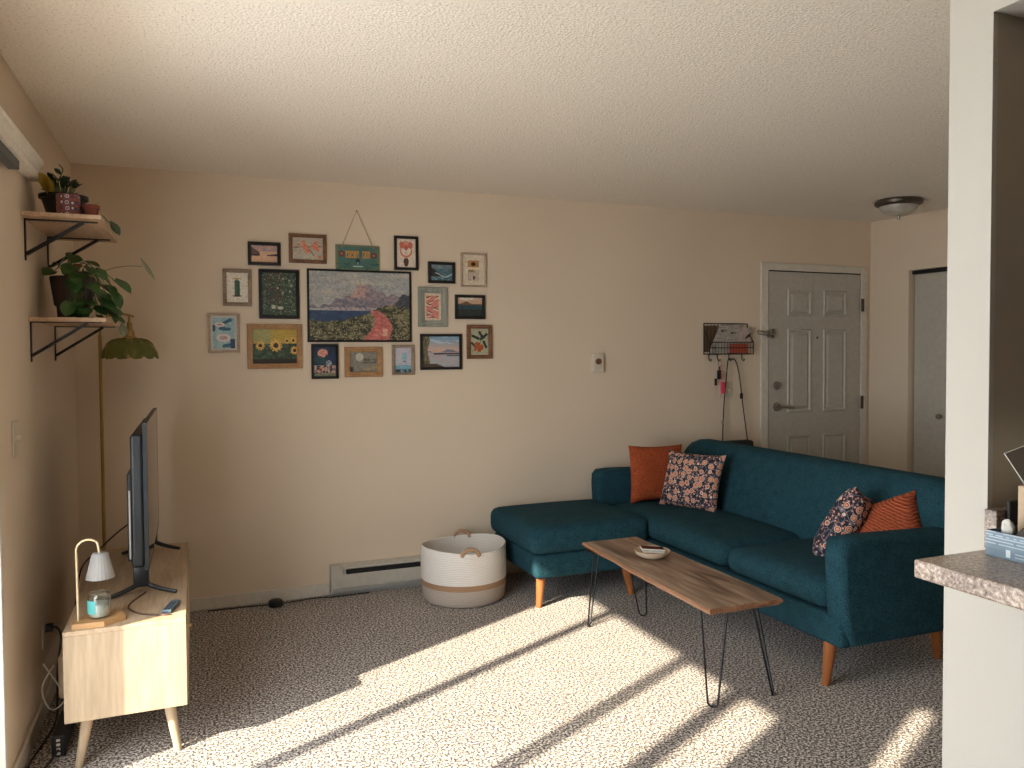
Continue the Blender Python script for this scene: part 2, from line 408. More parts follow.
# balcony deck, with unseen posts added to cast shadow bars on the carpet
bm = B(); box(bm, XL-1.9, XL-.14, .2, 3.6, -.14, -.03); struct('trim_1', bm, plain('balcony boards', (.35, .30, .25), .8), 'balcony deck outside the sliding door')
for (y, w) in ((2.195, .05), (1.085, .075)):
    bm = B(); box(bm, XL-.50, XL-.44, y-w/2, y+w/2, -.03, 2.5, .004)
    tag(obj('shadow_post', bm, M_white, base=(XL-.47, y, -.03)), 'unseen white post added outside the sliding door to cast a shadow bar, %s one' % ('wider near' if w > .06 else 'slimmer far'), 'post', 'added shadow posts')

# ------------------------------------------------------------------ entry door (door_1)
d1 = sthing('door_1', 'white six panel entry door in the back wall right of the wire rack', (4.4, YB, 0))
yf = YB-.012
bm = B()
box(bm, 3.885, 3.95, yf-.006, YB, 0, 2.09, .004); box(bm, 4.853, 4.915, yf-.006, YB, 0, 2.09, .004); box(bm, 3.95, 4.853, yf-.006, YB, 2.035, 2.09, .004)
obj('casing', bm, M_trim, d1)
bm = B()
fy = YB-.010
box(bm, 3.958, 4.845, fy, YB-.001, .01, 2.028)
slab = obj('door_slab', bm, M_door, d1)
def panel(x0, x1, z0, z1):
    bm = B(); y = fy
    def ring(i, yy): return [bm.verts.new(p) for p in ((x0+i, yy, z0+i), (x1-i, yy, z0+i), (x1-i, yy, z1-i), (x0+i, yy, z1-i))]
    R = [ring(0, y-.0005), ring(.006, y-.010), ring(.016, y-.009), ring(.026, y-.0005+.0), ring(.048, y-.010)]
    for a, b in zip(R, R[1:]):
        for k in range(4): bm.faces.new((a[k], a[(k+1) % 4], b[(k+1) % 4], b[k]))
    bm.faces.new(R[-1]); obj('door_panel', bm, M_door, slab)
for (x0, x1) in ((4.13, 4.36), (4.475, 4.705)):
    panel(x0, x1, 1.70, 1.895); panel(x0, x1, .97, 1.60); panel(x0, x1, .22, .80)
bm = B(); box(bm, 3.956, 4.847, YB-.0115, YB-.0105, 2.026, 2.037); obj('top_gap_shade', bm, M_gapshade, d1)  # black strip painting the shade in the gap over the door
def disc_y(bm, x, z, r, y0, y1, seg=24, r2=None):
    a = []; b = []
    for k in range(seg):
        t = 2*PI*k/seg; a.append(bm.verts.new((x+r*math.cos(t), y0, z+r*math.sin(t)))); q = r2 or r; b.append(bm.verts.new((x+q*math.cos(t), y1, z+q*math.sin(t))))
    for k in range(seg): bm.faces.new((a[k], a[(k+1) % seg], b[(k+1) % seg], b[k]))
    bm.faces.new(a[::-1]); bm.faces.new(b)
bm = B(); disc_y(bm, 4.035, 1.176, .032, fy, fy-.018, r2=.027); disc_y(bm, 4.035, 1.176, .016, fy-.018, fy-.03); obj('deadbolt', bm, M_nickel, d1, smooth=35)
bm = B(); disc_y(bm, 4.035, 1.018, .034, fy, fy-.014, r2=.03); disc_y(bm, 4.035, 1.018, .012, fy-.014, fy-.05)
tube(bm, smooth_pts([(4.03, fy-.05, 1.018), (4.07, fy-.055, 1.02), (4.11, fy-.052, 1.016), (4.155, fy-.048, 1.012)], 5), .010); obj('lever_handle', bm, M_nickel, d1, smooth=40)
bm = B(); disc_y(bm, 4.416, 1.535, .008, fy, fy-.004); obj('peephole', bm, M_iron, d1)
for z in (1.79, 1.03, .25):
    bm = B(); box(bm, 4.848, 4.875, YB-.024, YB-.0175, z-.05, z+.05, .001); tube(bm, [(4.848, YB-.028, z-.05), (4.848, YB-.028, z+.05)], .007); obj('hinge', bm, M_hinge, d1)
bm = B()
box(bm, 3.985, 3.995, fy-.028, fy, 1.53, 1.60, .001); box(bm, 3.935, 3.953, YB-.03, YB-.018, 1.535, 1.59, .001)
tube(bm, [(3.94, YB-.035, 1.572), (3.83, YB-.05, 1.585)], .005); tube(bm, [(3.94, YB-.035, 1.548), (3.83, YB-.05, 1.562)], .005); tube(bm, [(3.83, YB-.05, 1.585), (3.83, YB-.05, 1.562)], .005)
tube(bm, [(3.94, YB-.04, 1.56), (3.99, YB-.04, 1.56)], .008)
obj('door_guard', bm, M_nickel, d1)

# closet bifold (door_3)
d3 = sthing('door_3', 'flat cream bifold closet door at the far right of the entry', (XR+.03, 3.6, 0))
ang = 0
for i, (a, b) in enumerate(((CY1-.72, CY1-.012), (CY0+.01, CY1-.724))):
    bm = B(); box(bm, XR+.05, XR+.08, a, b, .02, 2.0, .003); lf = obj('door_leaf', bm, M_door, d3)
    if i == 0:
        bm = B(); rings = lathe(bm, [(.012, 0), (.010, .015), (.020, .024), (.018, .036), (.004, .04)], 0, 0, 16, closed=True)
        obj('knob', bm, M_nickel, lf, smooth=40, xf=Matrix.Translation((XR+.05, 4.11, .955)) @ Matrix.Rotation(-PI/2, 4, 'Y'))
bm = B(); box(bm, XR+.035, XR+.095, CY0, CY1, 2.002, 2.028); obj('top_track', bm, M_iron, d3)

# ------------------------------------------------------------------ ceiling light
cl = thing('ceiling_light', 'round flush ceiling light with frosted bowl and nickel rim by the entry', 'ceiling light', (4.39, 3.94, H))
bm = B(); lathe(bm, [(.02, H), (.135, H), (.150, H-.012), (.147, H-.030), (.125, H-.042), (.112, H-.042)], 4.39, 3.94, 40); obj('rim', bm, M_hinge, cl, smooth=40)
bm = B(); lathe(bm, [(.118, H-.038), (.114, H-.06), (.092, H-.085), (.055, H-.100), (.004, H-.106)], 4.39, 3.94, 40); bo = obj('glass_bowl', bm, M_opal, cl, smooth=60)
bm = B(); lathe(bm, [(.001, H-.103), (.011, H-.108), (.008, H-.130), (.001, H-.126)], 4.39, 3.94, 14); obj('finial', bm, M_nickel, cl, smooth=60)

# ------------------------------------------------------------------ baseboard heater
HX1 = 1.70
bh = thing('baseboard_heater', 'low cream baseboard heater along the back wall behind the basket', 'heater', ((.728+HX1)/2, YB-.04, 0))
def prism_x(bm, prof, x0, x1):
    a = [bm.verts.new((x0, p[0], p[1])) for p in prof]; b = [bm.verts.new((x1, p[0], p[1])) for p in prof]; n = len(prof)
    for i in range(n): bm.faces.new((a[i], a[(i+1) % n], b[(i+1) % n], b[i]))
    bm.faces.new(a[::-1]); bm.faces.new(b)
y = YB-.001
bm = B(); prism_x(bm, [(y, .022), (y-.045, .022), (y-.05, .05), (y-.05, .118), (y-.042, .130), (y-.030, .130), (y-.030, .150), (y-.048, .156), (y-.046, .170), (y-.02, .182), (y, .182)], .79, HX1)
bd = obj('body', bm, M_heater, bh)
bm = B(); box(bm, .82, HX1-.02, y-.046, y-.031, .123, .149); obj('vent_slot_shade', bm, M_gapshade, bh)  # black fill painting the shade inside the vent recess
bm = B(); box(bm, .728, .80, y-.054, y, .020, .184, .005); obj('end_cap', bm, M_heater, bh)
bm = B(); box(bm, .74, HX1, y-.030, y, .0, .022); box(bm, .74, HX1, y-.056, y-.05, .024, .046, .001); obj('kick_strip', bm, plain('heater kick', (.33, .33, .31), .5), bh)

# ------------------------------------------------------------------ wall plates
def plate(label, name, cat, cx, cz, w, h, axis='back', toggles=((0, 0),), kind='switch'):
    t = thing(name, label, cat, (cx, YB, cz) if axis == 'back' else (XL, cx, cz))
    def place(x0, x1, d0, d1, z0, z1, bev, nm, mt):
        bm = B()
        if axis == 'back': box(bm, cx+x0, cx+x1, YB-d1, YB-d0, cz+z0, cz+z1, bev)
        else: box(bm, XL+d0, XL+d1, cx+x0, cx+x1, cz+z0, cz+z1, bev)
        return obj(nm, bm, mt, t)
    place(-w/2, w/2, 0.0005, .007, -h/2, h/2, .002, 'wall_plate', M_plate)
    for (u, v) in toggles:
        if kind == 'switch': place(u-.005, u+.005, .006, .022, v-.006, v+.012, .001, 'toggle', M_plate)
        else: place(u-.016, u+.016, .006, .009, v-.014, v+.014, .003, 'socket', M_plate)
    return t
plate('ivory single light switch on the left wall above the media console', 'light_switch', 'light switch', 3.155, 1.15, .075, .118, 'left')
plate('ivory wall outlet low on the left wall behind the media console', 'wall_outlet', 'outlet', 3.62, .32, .075, .118, 'left', ((0, .02), (0, -.02)), 'outlet')
plate('ivory double light switch below the wire wall rack', 'light_switch', 'light switch', 3.575, 1.155, .115, .118, 'back', ((-.023, 0), (.023, 0)))
tm = thing('thermostat', 'small ivory thermostat with round dial in the middle of the back wall', 'thermostat', (2.522, YB, 1.36))
bm = B(); box(bm, 2.482, 2.562, YB-.03, YB, 1.297, 1.423, .005); obj('housing', bm, M_plate, tm)
bm = B(); disc_y(bm, 2.518, 1.372, .020, YB-.03, YB-.042); obj('dial', bm, M_brown, tm)

# ------------------------------------------------------------------ pictures
def h01(i, j, s=0): 
    n = math.sin(i*127.1+j*311.7+s*74.7)*43758.5453; return n-math.floor(n)
def fbm(u, v, s=0, sc=6):
    return .5+.5*(noise.noise(Vector((u*sc, v*sc, s*3.7)))+.5*noise.noise(Vector((u*sc*2.1, v*sc*2.1, s*5.1))))
def mixc(a, b, t): t = max(0, min(1, t)); return tuple(x+(y-x)*t for x, y in zip(a, b))
def rgb(h): return tuple(int(h[i:i+2], 16)/255 for i in (0, 2, 4))
def ell(u, v, cx, cy, rx, ry): return ((u-cx)/rx)**2+((v-cy)/ry)**2 < 1
def seg(u, v, x0, y0, x1, y1, w, ax=1):
    dx, dy = (x1-x0), (y1-y0); t = max(0, min(1, ((u-x0)*dx+(v-y0)*dy)/(dx*dx+dy*dy))); return math.hypot((u-x0-t*dx)*ax, v-y0-t*dy) < w
# u right 0..1, v up 0..1
def a_sunset(u, v):
    c = mixc(rgb('c9a58c'), rgb('e0b48e'), fbm(u, v, 1, 4))
    if v > .62: c = mixc(rgb('8f8296'), rgb('d9a98f'), fbm(u, v, 2, 5))
    if u < .32 and .36 < v < .9-u: c = rgb('6b5148')
    if .36 < v < .44 and (u < .28 or u > .6): c = rgb('352a2e')
    if u > .55 and .40 < v < .40+(u-.5)*.25: c = rgb('45383c')
    return c
def a_flowers(u, v):
    c = mixc(rgb('a79d90'), rgb('c2b6a2'), fbm(u, v, 3, 4))
    if seg(u, v, .05, .55, .95, .62, .02, 1.3) or seg(u, v, .5, .6, .7, .2, .02, 1.3): c = rgb('6a5a46')
    for (x, y, r) in ((.42, .58, .14), (.5, .40, .11), (.75, .62, .15), (.82, .48, .09), (.36, .78, .08), (.9, .15, .08), (.78, .80, .07), (.22, .68, .06)):
        if ell(u, v, x, y, r*.75, r): c = mixc(rgb('c5664a'), rgb('e3a184'), fbm(u, v, x*9, 14))
    return c
def a_sign(u, v):
    c = mixc(rgb('3b5c55'), rgb('4c716a'), fbm(u, v, 5, 5))
    if u < .05 or u > .95 or v < .08 or v > .93: c = rgb('6d7355')
    for (x, y) in ((.13, .66), (.87, .62)):
        if ell(u, v, x, y, .07, .12): c = rgb('6b3a3a')
        if ell(u, v, x, y, .03, .05): c = rgb('a86a50')
    if .22 < u < .79 and .50 < v < .78:
        k = (u-.22)/.57*9; i = int(k); fr = k-i; w = (v-.50)/.28
        on = fr < .3 or (fr < .75 and (abs(w-h01(i, 1)) < .18 or w > .82 or (h01(i, 3) > .5 and w < .18))) or (h01(i, 2) > .4 and .55 < fr < .8)
        if i != 5 and on: c = rgb('c08a44')
    if ell(u, v, .5, .36, .05, .12): c = rgb('20282a')
    if ell(u, v, .5, .30, .02, .07): c = rgb('5aa0a0')
    if .38 < u < .62 and .16 < v < .20 and h01(int(u*60), 3) > .25: c = rgb('b9c6b6')
    if v < .3 and (u < .33 or u > .67) and fbm(u, v, 8, 9) > .55: c = rgb('2c5a56')
    return c
def a_lobster(u, v):
    c = rgb('d6c8b6')
    if ell(u, v, .5, .20, .13, .17) and v < .32: c = rgb('4a3128')
    d = math.hypot((u-.5)*.75, v-.60)
    if .19 < d < .25 and v < .66 and v > .33: c = rgb('c7735a')
    if ell(u, v, .28, .78, .14, .12) or ell(u, v, .72, .78, .14, .12): c = rgb('c46a58')
    if ell(u, v, .5, .86, .14, .07): c = rgb('cf8a72')
    if ell(u, v, .5, .70, .10, .10): c = rgb('b9594a')
    if abs(u-.5) < .018 and .3 < v < .6: c = rgb('b98a70')
    return c
def a_coast(u, v):
    c = mixc(rgb('31505c'), rgb('6d8c93'), fbm(u, v*2, 9, 6))
    if v > .75: c = mixc(rgb('56656e'), rgb('8d9a9e'), fbm(u, v, 2, 4))
    if v > .25 and v < .85-u*.9: c = mixc(rgb('26221f'), rgb('4a413a'), fbm(u, v, 4, 9))
    if abs(v-.35-.12*math.sin(u*7)) < .035 and u > .2: c = rgb('b5c3c6')
    if v < .2 and fbm(u, v, 7, 12) > .6: c = rgb('8fa5ab')
    return c
def a_house(u, v):
    c = mixc(rgb('c9bba3'), rgb('d6c9b4'), fbm(u, v, 5, 8))
    if .24 < u < .76 and .15 < v < .82:
        c = rgb('ad7f4f') if v > .60 else (rgb('e0c9a2') if v > .52 else rgb('c5b3a4'))
        if ell(u, v, .5, .70, .10, .07): c = rgb('2c1710')
        if v < .5 and abs(((u*9) % 1)-.5) < .12: c = rgb('9b8a80')
        if ell(u, v, .53, .25, .05, .07): c = rgb('4a3036')
        if .3 < u < .55 and .43 < v < .5: c = rgb('8a7d52')
    return c
def a_green(u, v):
    f = fbm(u, v, 6, 9); c = mixc(rgb('26362c'), rgb('46584a'), f)
    if .15 < u < .6 and v > .3 and f > .5: c = rgb('4a3a32')
    r = h01(int(u*34), int(v*44), 5)
    if r > .86: c = mixc(rgb('5d7a6c'), rgb('8a8560'), h01(int(u*34), int(v*44), 2))
    if r < .05: c = rgb('20261f')
    for (x, y) in ((.45, .64), (.6, .53), (.62, .86), (.82, .57), (.87, .70), (.8, .82)):
        if ell(u, v, x, y, .035, .025): c = rgb('9a9d86')
    if ell(u, v, .33, .20, .07, .045) or ell(u, v, .53, .18, .09, .035): c = rgb('b8b5a2')
    return c
def a_cactus(u, v):
    c = rgb('dcd4c6')
    if .36 < u < .62 and .25 < v < .70 or ell(u, v, .49, .70, .13, .06): c = mixc(rgb('2b4634'), rgb('47664a'), (u*26) % 1)
    if ell(u, v, .49, .80, .16, .035) or (abs(u-.49) < .2 and .76 < v < .84 and (u*22) % 1 > .5): c = rgb('b99f6e')
    if ell(u, v, .49, .22, .22, .03): c = rgb('4a3b33')
    return c
def a_main(u, v):
    n = fbm(u, v, 1, 14); n2 = fbm(u, v*1.2, 9, 26)
    c = mixc(rgb('8f949b'), rgb('b0aca0'), fbm(u, v*3, 4, 5)+v*.2-.1)
    ridge = .50+.27*math.exp(-((u-.50)/.12)**2)+.20*math.exp(-((u-.66)/.13)**2)+.10*math.exp(-((u-.3)/.09)**2)+.16*math.exp(-((u-.88)/.12)**2)+.02*math.sin(u*55)
    if v < ridge and v > .46: c = mixc(rgb('5c6272'), rgb('a08c8c'), n2*1.3-.2 + (v-.5)*1.2)
    if .62 < v < ridge and .40 < u < .56 and n2 > .45: c = rgb('b18f86')
    if u > .84 and v < .52+(u-.84)*1.9-max(0, u-.93)*2.2 and v > .45: c = mixc(rgb('3a3d48'), rgb('5a5b62'), n2)
    if .44 < v < .475 and .15 < u < .68: c = rgb('a79a9c') if n2 > .42 else rgb('6d6f82')
    if v <= .44 and v > .27: c = mixc(rgb('2c3b5c'), rgb('3c5670'), n)
    hill = .33+.07*math.sin(u*5+4)+.10*(u > .55)*min(1, (u-.55)*5)+.03*n
    if v < hill or (u > .70 and v < .43+.12*(u-.7)): c = mixc(rgb('2f3126'), rgb('857e60'), fbm(u, v*1.5, 2, 18)*1.7-.4)
    if v < hill and h01(int(u*90), int(v*62), 3) > .87: c = rgb('99906e')
    px = .64+.06*math.sin((v-.1)*9)
    w = .05+.20*max(0, .42-v)
    if v < .43 and abs(u-px-.06*(.4-v)*3) < w: c = mixc(rgb('a35350'), rgb('c98278'), n2*1.4-.2)
    if .06 < v < .16 and abs(u-.75) < .022: c = rgb('c9a48a')
    return c
def a_pinkfish(u, v):
    c = rgb('c9bba4') if (u < .14 or u > .86 or v < .08 or v > .92) else rgb('c97f74')
    if .14 < u < .86 and .08 < v < .92:
        for (x, y, a) in ((.25, .85, .5), (.75, .86, .5), (.4, .70, .6), (.68, .48, .5), (.8, .42, -.4), (.25, .2, .4), (.5, .12, .1), (.35, .32, -.5), (.3, .60, -.3)):
            if seg(u, v, x-.11, y-.03*a*2, x+.11, y+.03*a*2, .016, .8): c = rgb('1e1c1e')
            elif seg(u, v, x-.14, y-.04*a*2-.04, x+.10, y+.03*a*2-.04, .02, .8): c = rgb('d9ccb6')
    return c
def a_valley(u, v):
    c = mixc(rgb('b58d74'), rgb('c9b49c'), v*2-1.1)
    if ell(u, v, .38, .98, .3, .12): c = rgb('dbd0be')
    if v < .66+.14*math.exp(-((u-.35)/.16)**2): c = rgb('6b4c3a') if v > .62 else c
    if v < .60: c = mixc(rgb('1f3840'), rgb('35555c'), fbm(u, v*2, 3, 8))
    if v < .35: c = mixc(rgb('191d1c'), rgb('3a4440'), fbm(u, v, 3, 14))
    return c
def a_oranges(u, v):
    c = mixc(rgb('9a9a82'), rgb('b3b196'), fbm(u, v, 2, 5))
    for (x0, y0, x1, y1) in ((.15, .72, .45, .62), (.5, .86, .72, .66), (.1, .45, .25, .35), (.75, .50, .88, .30), (.6, .60, .9, .78)):
        if seg(u, v, x0, y0, x1, y1, .05, .7): c = rgb('24382c')
    if seg(u, v, .62, .9, .5, .3, .012, .7): c = rgb('4a3f2e')
    for (x, y, r) in ((.38, .38, .15), (.62, .30, .13), (.5, .20, .12), (.28, .22, .09)):
        if ell(u, v, x, y, r, r*.8): c = mixc(rgb('8a3a20'), rgb('b96a3c'), fbm(u, v, 3, 18))
    return c
def a_koi(u, v):
    c = mixc(rgb('7fa3ad'), rgb('a9bfc0'), fbm(u, v, 3, 5))
    for (x0, y0, x1, y1) in ((.45, .80, .8, .92), (.35, .64, .75, .62), (.5, .08, .9, .12)):
        if seg(u, v, x0, y0, x1, y1, .055, .75): c = rgb('2f6076')
    if u > .8 and v < .3: c = rgb('27405e')
    if u < .12 and .55 < v < .75: c = rgb('3a5070')
    for (x, y, rx, ry) in ((.32, .77, .22, .07), (.48, .34, .32, .13)):
        if ell(u, v, x, y, rx, ry):
            c = rgb('d8c6c4')
            if ell(u, v, x, y, rx*.6, ry*.5): c = rgb('b98a88') if fbm(u, v, 2, 14) > .45 else rgb('9fb0ae')
    return c
def a_sunfl(u, v):
    c = mixc(rgb('a8924a'), rgb('b8973c'), fbm(u, v, 3, 5))
    if u < .4 and v > .6: c = mixc(rgb('8f9268'), rgb('a7a060'), fbm(u, v, 3, 7))
    if v < .58: c = mixc(rgb('1f2a20'), rgb('4f6a52'), fbm(u, v, 5, 13)*1.3-.2)
    if v < .12: c = rgb('241a16')
    for (x, y, r) in ((.17, .52, .11), (.52, .53, .15), (.78, .66, .07), (.92, .68, .08), (.95, .38, .10), (.02, .62, .04)):
        d = math.hypot((u-x)*1.3, (v-y)); a = math.atan2(v-y, u-x)
        if d < r*(1.15+.2*math.sin(a*12)): c = mixc(rgb('c69a45'), rgb('e0bd74'), fbm(u, v, 1, 22))
        if d < r*.5: c = rgb('3a1d14')
    return c
def a_rose(u, v):
    c = mixc(rgb('16233a'), rgb('24405c'), fbm(u, v, 3, 6))
    if ell(u, v, .4, .78, .24, .14) and fbm(u, v, 3, 8) > .3: c = rgb('c98b7a')
    if ell(u, v, .25, .55, .25, .12) or ell(u, v, .45, .5, .2, .07): c = rgb('1f4248')
    if ell(u, v, .68, .44, .14, .09) and fbm(u, v, 6, 20) > .4: c = rgb('a9aab0')
    if v < .36 and fbm(u, v*1.6, 7, 7) > .42: c = mixc(rgb('a77a6c'), rgb('c9b59c'), fbm(u, v, 1, 15))
    if ell(u, v, .3, .22, .08, .05): c = rgb('a0402e')
    if v < .1: c = mixc(rgb('8f8a70'), rgb('54604c'), fbm(u, v, 1, 15))
    return c
def a_moon(u, v):
    c = mixc(rgb('77746a'), rgb('8b8678'), fbm(u, v, 3, 8))
    if ell(u, v, .36, .74, .14, .20): c = rgb('b5b2a4')
    if .5 < v < .66 and u > .5 and h01(int(u*40), int(v*26), 2) > .4: c = rgb('4c4d46')
    if .42 < v < .5 and u > .45: c = rgb('5b5a50')
    if v < .38 and u > .5 and abs(v-.1-(u-.5)*.3) < .06: c = rgb('948662')
    if u < .12 and v < .25: c = rgb('3c3c38')
    return c
def a_balloon(u, v):
    c = mixc(rgb('a9b4c0'), rgb('c4b2b8'), fbm(u, v, 3, 4))
    if ell(u, v, .58, .63, .17, .17): c = rgb('6f9fae') if (u*16) % 1 > .45 else rgb('9bbdc6')
    if .50 < u < .66 and .40 < v < .46: c = rgb('5a6a70')
    if v < .28: c = mixc(rgb('5f8fa2'), rgb('8fb4bf'), fbm(u, v, 3, 9))
    if v < .12 and fbm(u, v, 3, 9) > .45: c = rgb('35464c')
    return c
def a_bay(u, v):
    c = mixc(rgb('c8a493'), rgb('7f9fb5'), (v-.55)*2.6)
    if v > .75 and fbm(u*.7, v*2, 3, 6) > .6: c = rgb('a9b9c2')
    if v < .58 and v > .48 and v < .50+.09*math.exp(-((u-.8)/.15)**2)+.03*math.sin(u*12): c = rgb('77798c')
    if v <= .48: c = mixc(rgb('b09a9a'), rgb('9bb0b8'), fbm(u, v*3, 2, 5)+u*.3-.2)
    if .41 < v < .46 and u > .30: c = rgb('3a3a44') if (fbm(u, v, 3, 30) > .35) else rgb('8a4a30')
    if .36 < v < .385 and u > .65: c = rgb('4a4a52')
    if u < .16 + .03*math.sin(v*9) : c = mixc(rgb('3c3829'), rgb('8a805e'), fbm(u*4, v*2, 3, 5)*1.3-.1)
    if v < .12 and u < .6-v*2: c = rgb('4c4036')
    return c
def art_mesh(bm, cx, cz, w, h, y, fn, cell=.004):
    nx, nz = max(8, int(w/cell)), max(8, int(h/cell)); cl = bm.loops.layers.float_color.new('paint')
    g = [[bm.verts.new((cx-w/2+w*i/nx, y, cz-h/2+h*j/nz)) for j in range(nz+1)] for i in range(nx+1)]
    for i in range(nx):
        for j in range(nz):
            f = bm.faces.new((g[i][j], g[i+1][j], g[i+1][j+1], g[i][j+1])); c0 = lin(fn((i+.5)/nx, (j+.5)/nz)); k = 1.08+.36*noise.noise(Vector((i*.55+cx*40, j*.9, cz*9)))+.25*(h01(i, j, 3)-.5); k2 = .06*noise.noise(Vector((i*.3, j*.3, 4))); col = (max(0, c0[0]*(k+k2)), max(0, c0[1]*k), max(0, c0[2]*(k-k2)), 1)
            for l in f.loops: l[cl] = col
def picture(label, cx, cz, w, h, fw, fmat, fn, depth=.02, matw=0, matmat=None, rot=0, name='framed_picture', cat='picture', group='framed pictures in the gallery wall'):
    t = thing(name, label, cat, (cx, YB, cz), group)
    y0 = YB-.001; yf = YB-depth
    bm = B()
    def ring(i, yy): return [bm.verts.new(p) for p in ((cx-w/2+i, yy, cz-h/2+i), (cx+w/2-i, yy, cz-h/2+i), (cx+w/2-i, yy, cz+h/2-i), (cx-w/2+i, yy, cz+h/2-i))]
    R = [ring(0, y0), ring(0, yf+.003), ring(.003, yf), ring(fw*.45, yf), ring(fw*.6, yf+.003), ring(fw-.003, yf+.002), ring(fw, yf+.005), ring(fw, y0-.002)]
    for a, b in zip(R, R[1:]+[R[0]]):
        for k in range(4): bm.faces.new((a[k], a[(k+1) % 4], b[(k+1) % 4], b[k]))
    obj('frame', bm, fmat, t)
    iw, ih = w-2*fw, h-2*fw
    if matw:
        bm = B(); ww, hh = iw, ih
        o = [(cx-ww/2, cz-hh/2), (cx+ww/2, cz-hh/2), (cx+ww/2, cz+hh/2), (cx-ww/2, cz+hh/2)]
        q = [(cx-ww/2+matw, cz-hh/2+matw), (cx+ww/2-matw, cz-hh/2+matw), (cx+ww/2-matw, cz+hh/2-matw), (cx-ww/2+matw, cz+hh/2-matw)]
        A = [bm.verts.new((a, YB-.009, b)) for a, b in o]; D = [bm.verts.new((a, YB-.009, b)) for a, b in q]; E = [bm.verts.new((a, YB-.0065, b)) for a, b in q]
        for k in range(4): bm.faces.new((A[k], A[(k+1) % 4], D[(k+1) % 4], D[k])); bm.faces.new((D[k], D[(k+1) % 4], E[(k+1) % 4], E[k]))
        obj('mat_board', bm, matmat or M_paper, t); iw -= 2*matw; ih -= 2*matw
    bm = B(); art_mesh(bm, cx, cz, iw, ih, YB-.006, fn, .006 if iw > .4 else .0035); obj('artwork', bm, M_art, t, recalc=False)
    return t
PIC = [
 ('small black framed pink sunset over dark water, at the top left of the gallery', .381, 2.008, .185, .136, .020, M_blackfr, a_sunset, 0),
 ('brown framed print of coral blossoms on grey, left of the hanging green sign', .623, 2.047, .221, .173, .022, M_brown, a_flowers, 0),
 ('black framed print of a red creature above a dark vase on white paper', 1.209, 2.046, .155, .212, .018, M_blackfr, a_lobster, 0),
 ('small black framed stormy rocky coast in dark blue greys', 1.433, 1.935, .180, .136, .020, M_blackfr, a_coast, 0),
 ('cream framed picture with an orange and white square scene in a wide pale border', 1.642, 1.958, .173, .219, .012, M_lightfr, a_house, 0),
 ('black framed dark green garden foliage painting left of the large landscape', .460, 1.780, .232, .291, .020, M_blackfr, a_green, 0),
 ('grey wood framed print of a green cactus on white', .232, 1.812, .159, .213, .022, M_greywood, a_cactus, 0),
 ('large black framed landscape of pale mountains, blue water and a red path', .927, 1.719, .625, .433, .013, M_blackfr, a_main, 0),
 ('wide grey green framed print of pink and black streaks', 1.373, 1.721, .192, .252, .042, M_sage, a_pinkfish, 0),
 ('small black framed dark valley under a brown and white sky at the right', 1.618, 1.725, .206, .157, .020, M_blackfr, a_valley, 0),
 ('brown framed print of orange fruit with dark leaves at the lower right', 1.679, 1.506, .174, .221, .026, M_brown, a_oranges, 0),
 ('light wood framed print of white fish shapes in blue water at the lower left', .157, 1.556, .173, .229, .016, M_lightfr, a_koi, .010),
 ('golden oak framed painting of a sunflower field', .432, 1.480, .314, .263, .033, M_mid, a_sunfl, 0),
 ('black framed print of pale pink petals on deep navy', .714, 1.391, .162, .211, .017, M_blackfr, a_rose, 0),
 ('orange brown framed grey print with a pale round moon', .941, 1.386, .233, .185, .034, M_mid, a_moon, 0),
 ('small dark grey framed picture of a pale blue balloon over water', 1.184, 1.396, .143, .189, .019, M_greywood, a_balloon, 0),
 ('black framed painting of a pink and blue bay with a tree trunk at its left', 1.426, 1.444, .278, .229, .018, M_blackfr, a_bay, 0),
]
for (lb, cx, cz, w, h, fw, m, fn, mw) in PIC: picture(lb, cx+.002, cz-.002, w*(.965 if w < .5 else .995), h*(.97 if w < .5 else .99), fw*.9, m, fn, matw=mw, depth=.016 if w > .5 else .02)
sg = thing('hanging_sign', 'teal painted wooden sign with orange lettering hanging from a cord above the large landscape', 'sign', (.915, YB, 1.924))
bm = B(); box(bm, .785, 1.046, YB-.012, YB-.001, 1.924, 2.078, .001); brd = obj('sign_board', bm, plain('sign edge', (.12, .18, .13), .7), sg)
bm = B(); art_mesh(bm, .9155, 2.001, .259, .152, YB-.0124, a_sign, .003); obj('painted_face', bm, M_art, sg, recalc=False)
bm = B(); tube(bm, [(.820, YB-.014, 2.066), (.912, YB-.010, 2.283), (1.008, YB-.014, 2.062)], .0022, 6); obj('cord', bm, M_jute, sg)
bm = B(); disc_y(bm, .912, 2.281, .004, YB, YB-.014, 10); obj('nail', bm, M_nickel, sg)
for x in (.820, 1.008):
    bm = B(); bmesh.ops.create_uvsphere(bm, u_segments=8, v_segments=6, radius=.005, matrix=Matrix.Translation((x, YB-.014, 2.066))); obj('knot', bm, M_jute, sg)

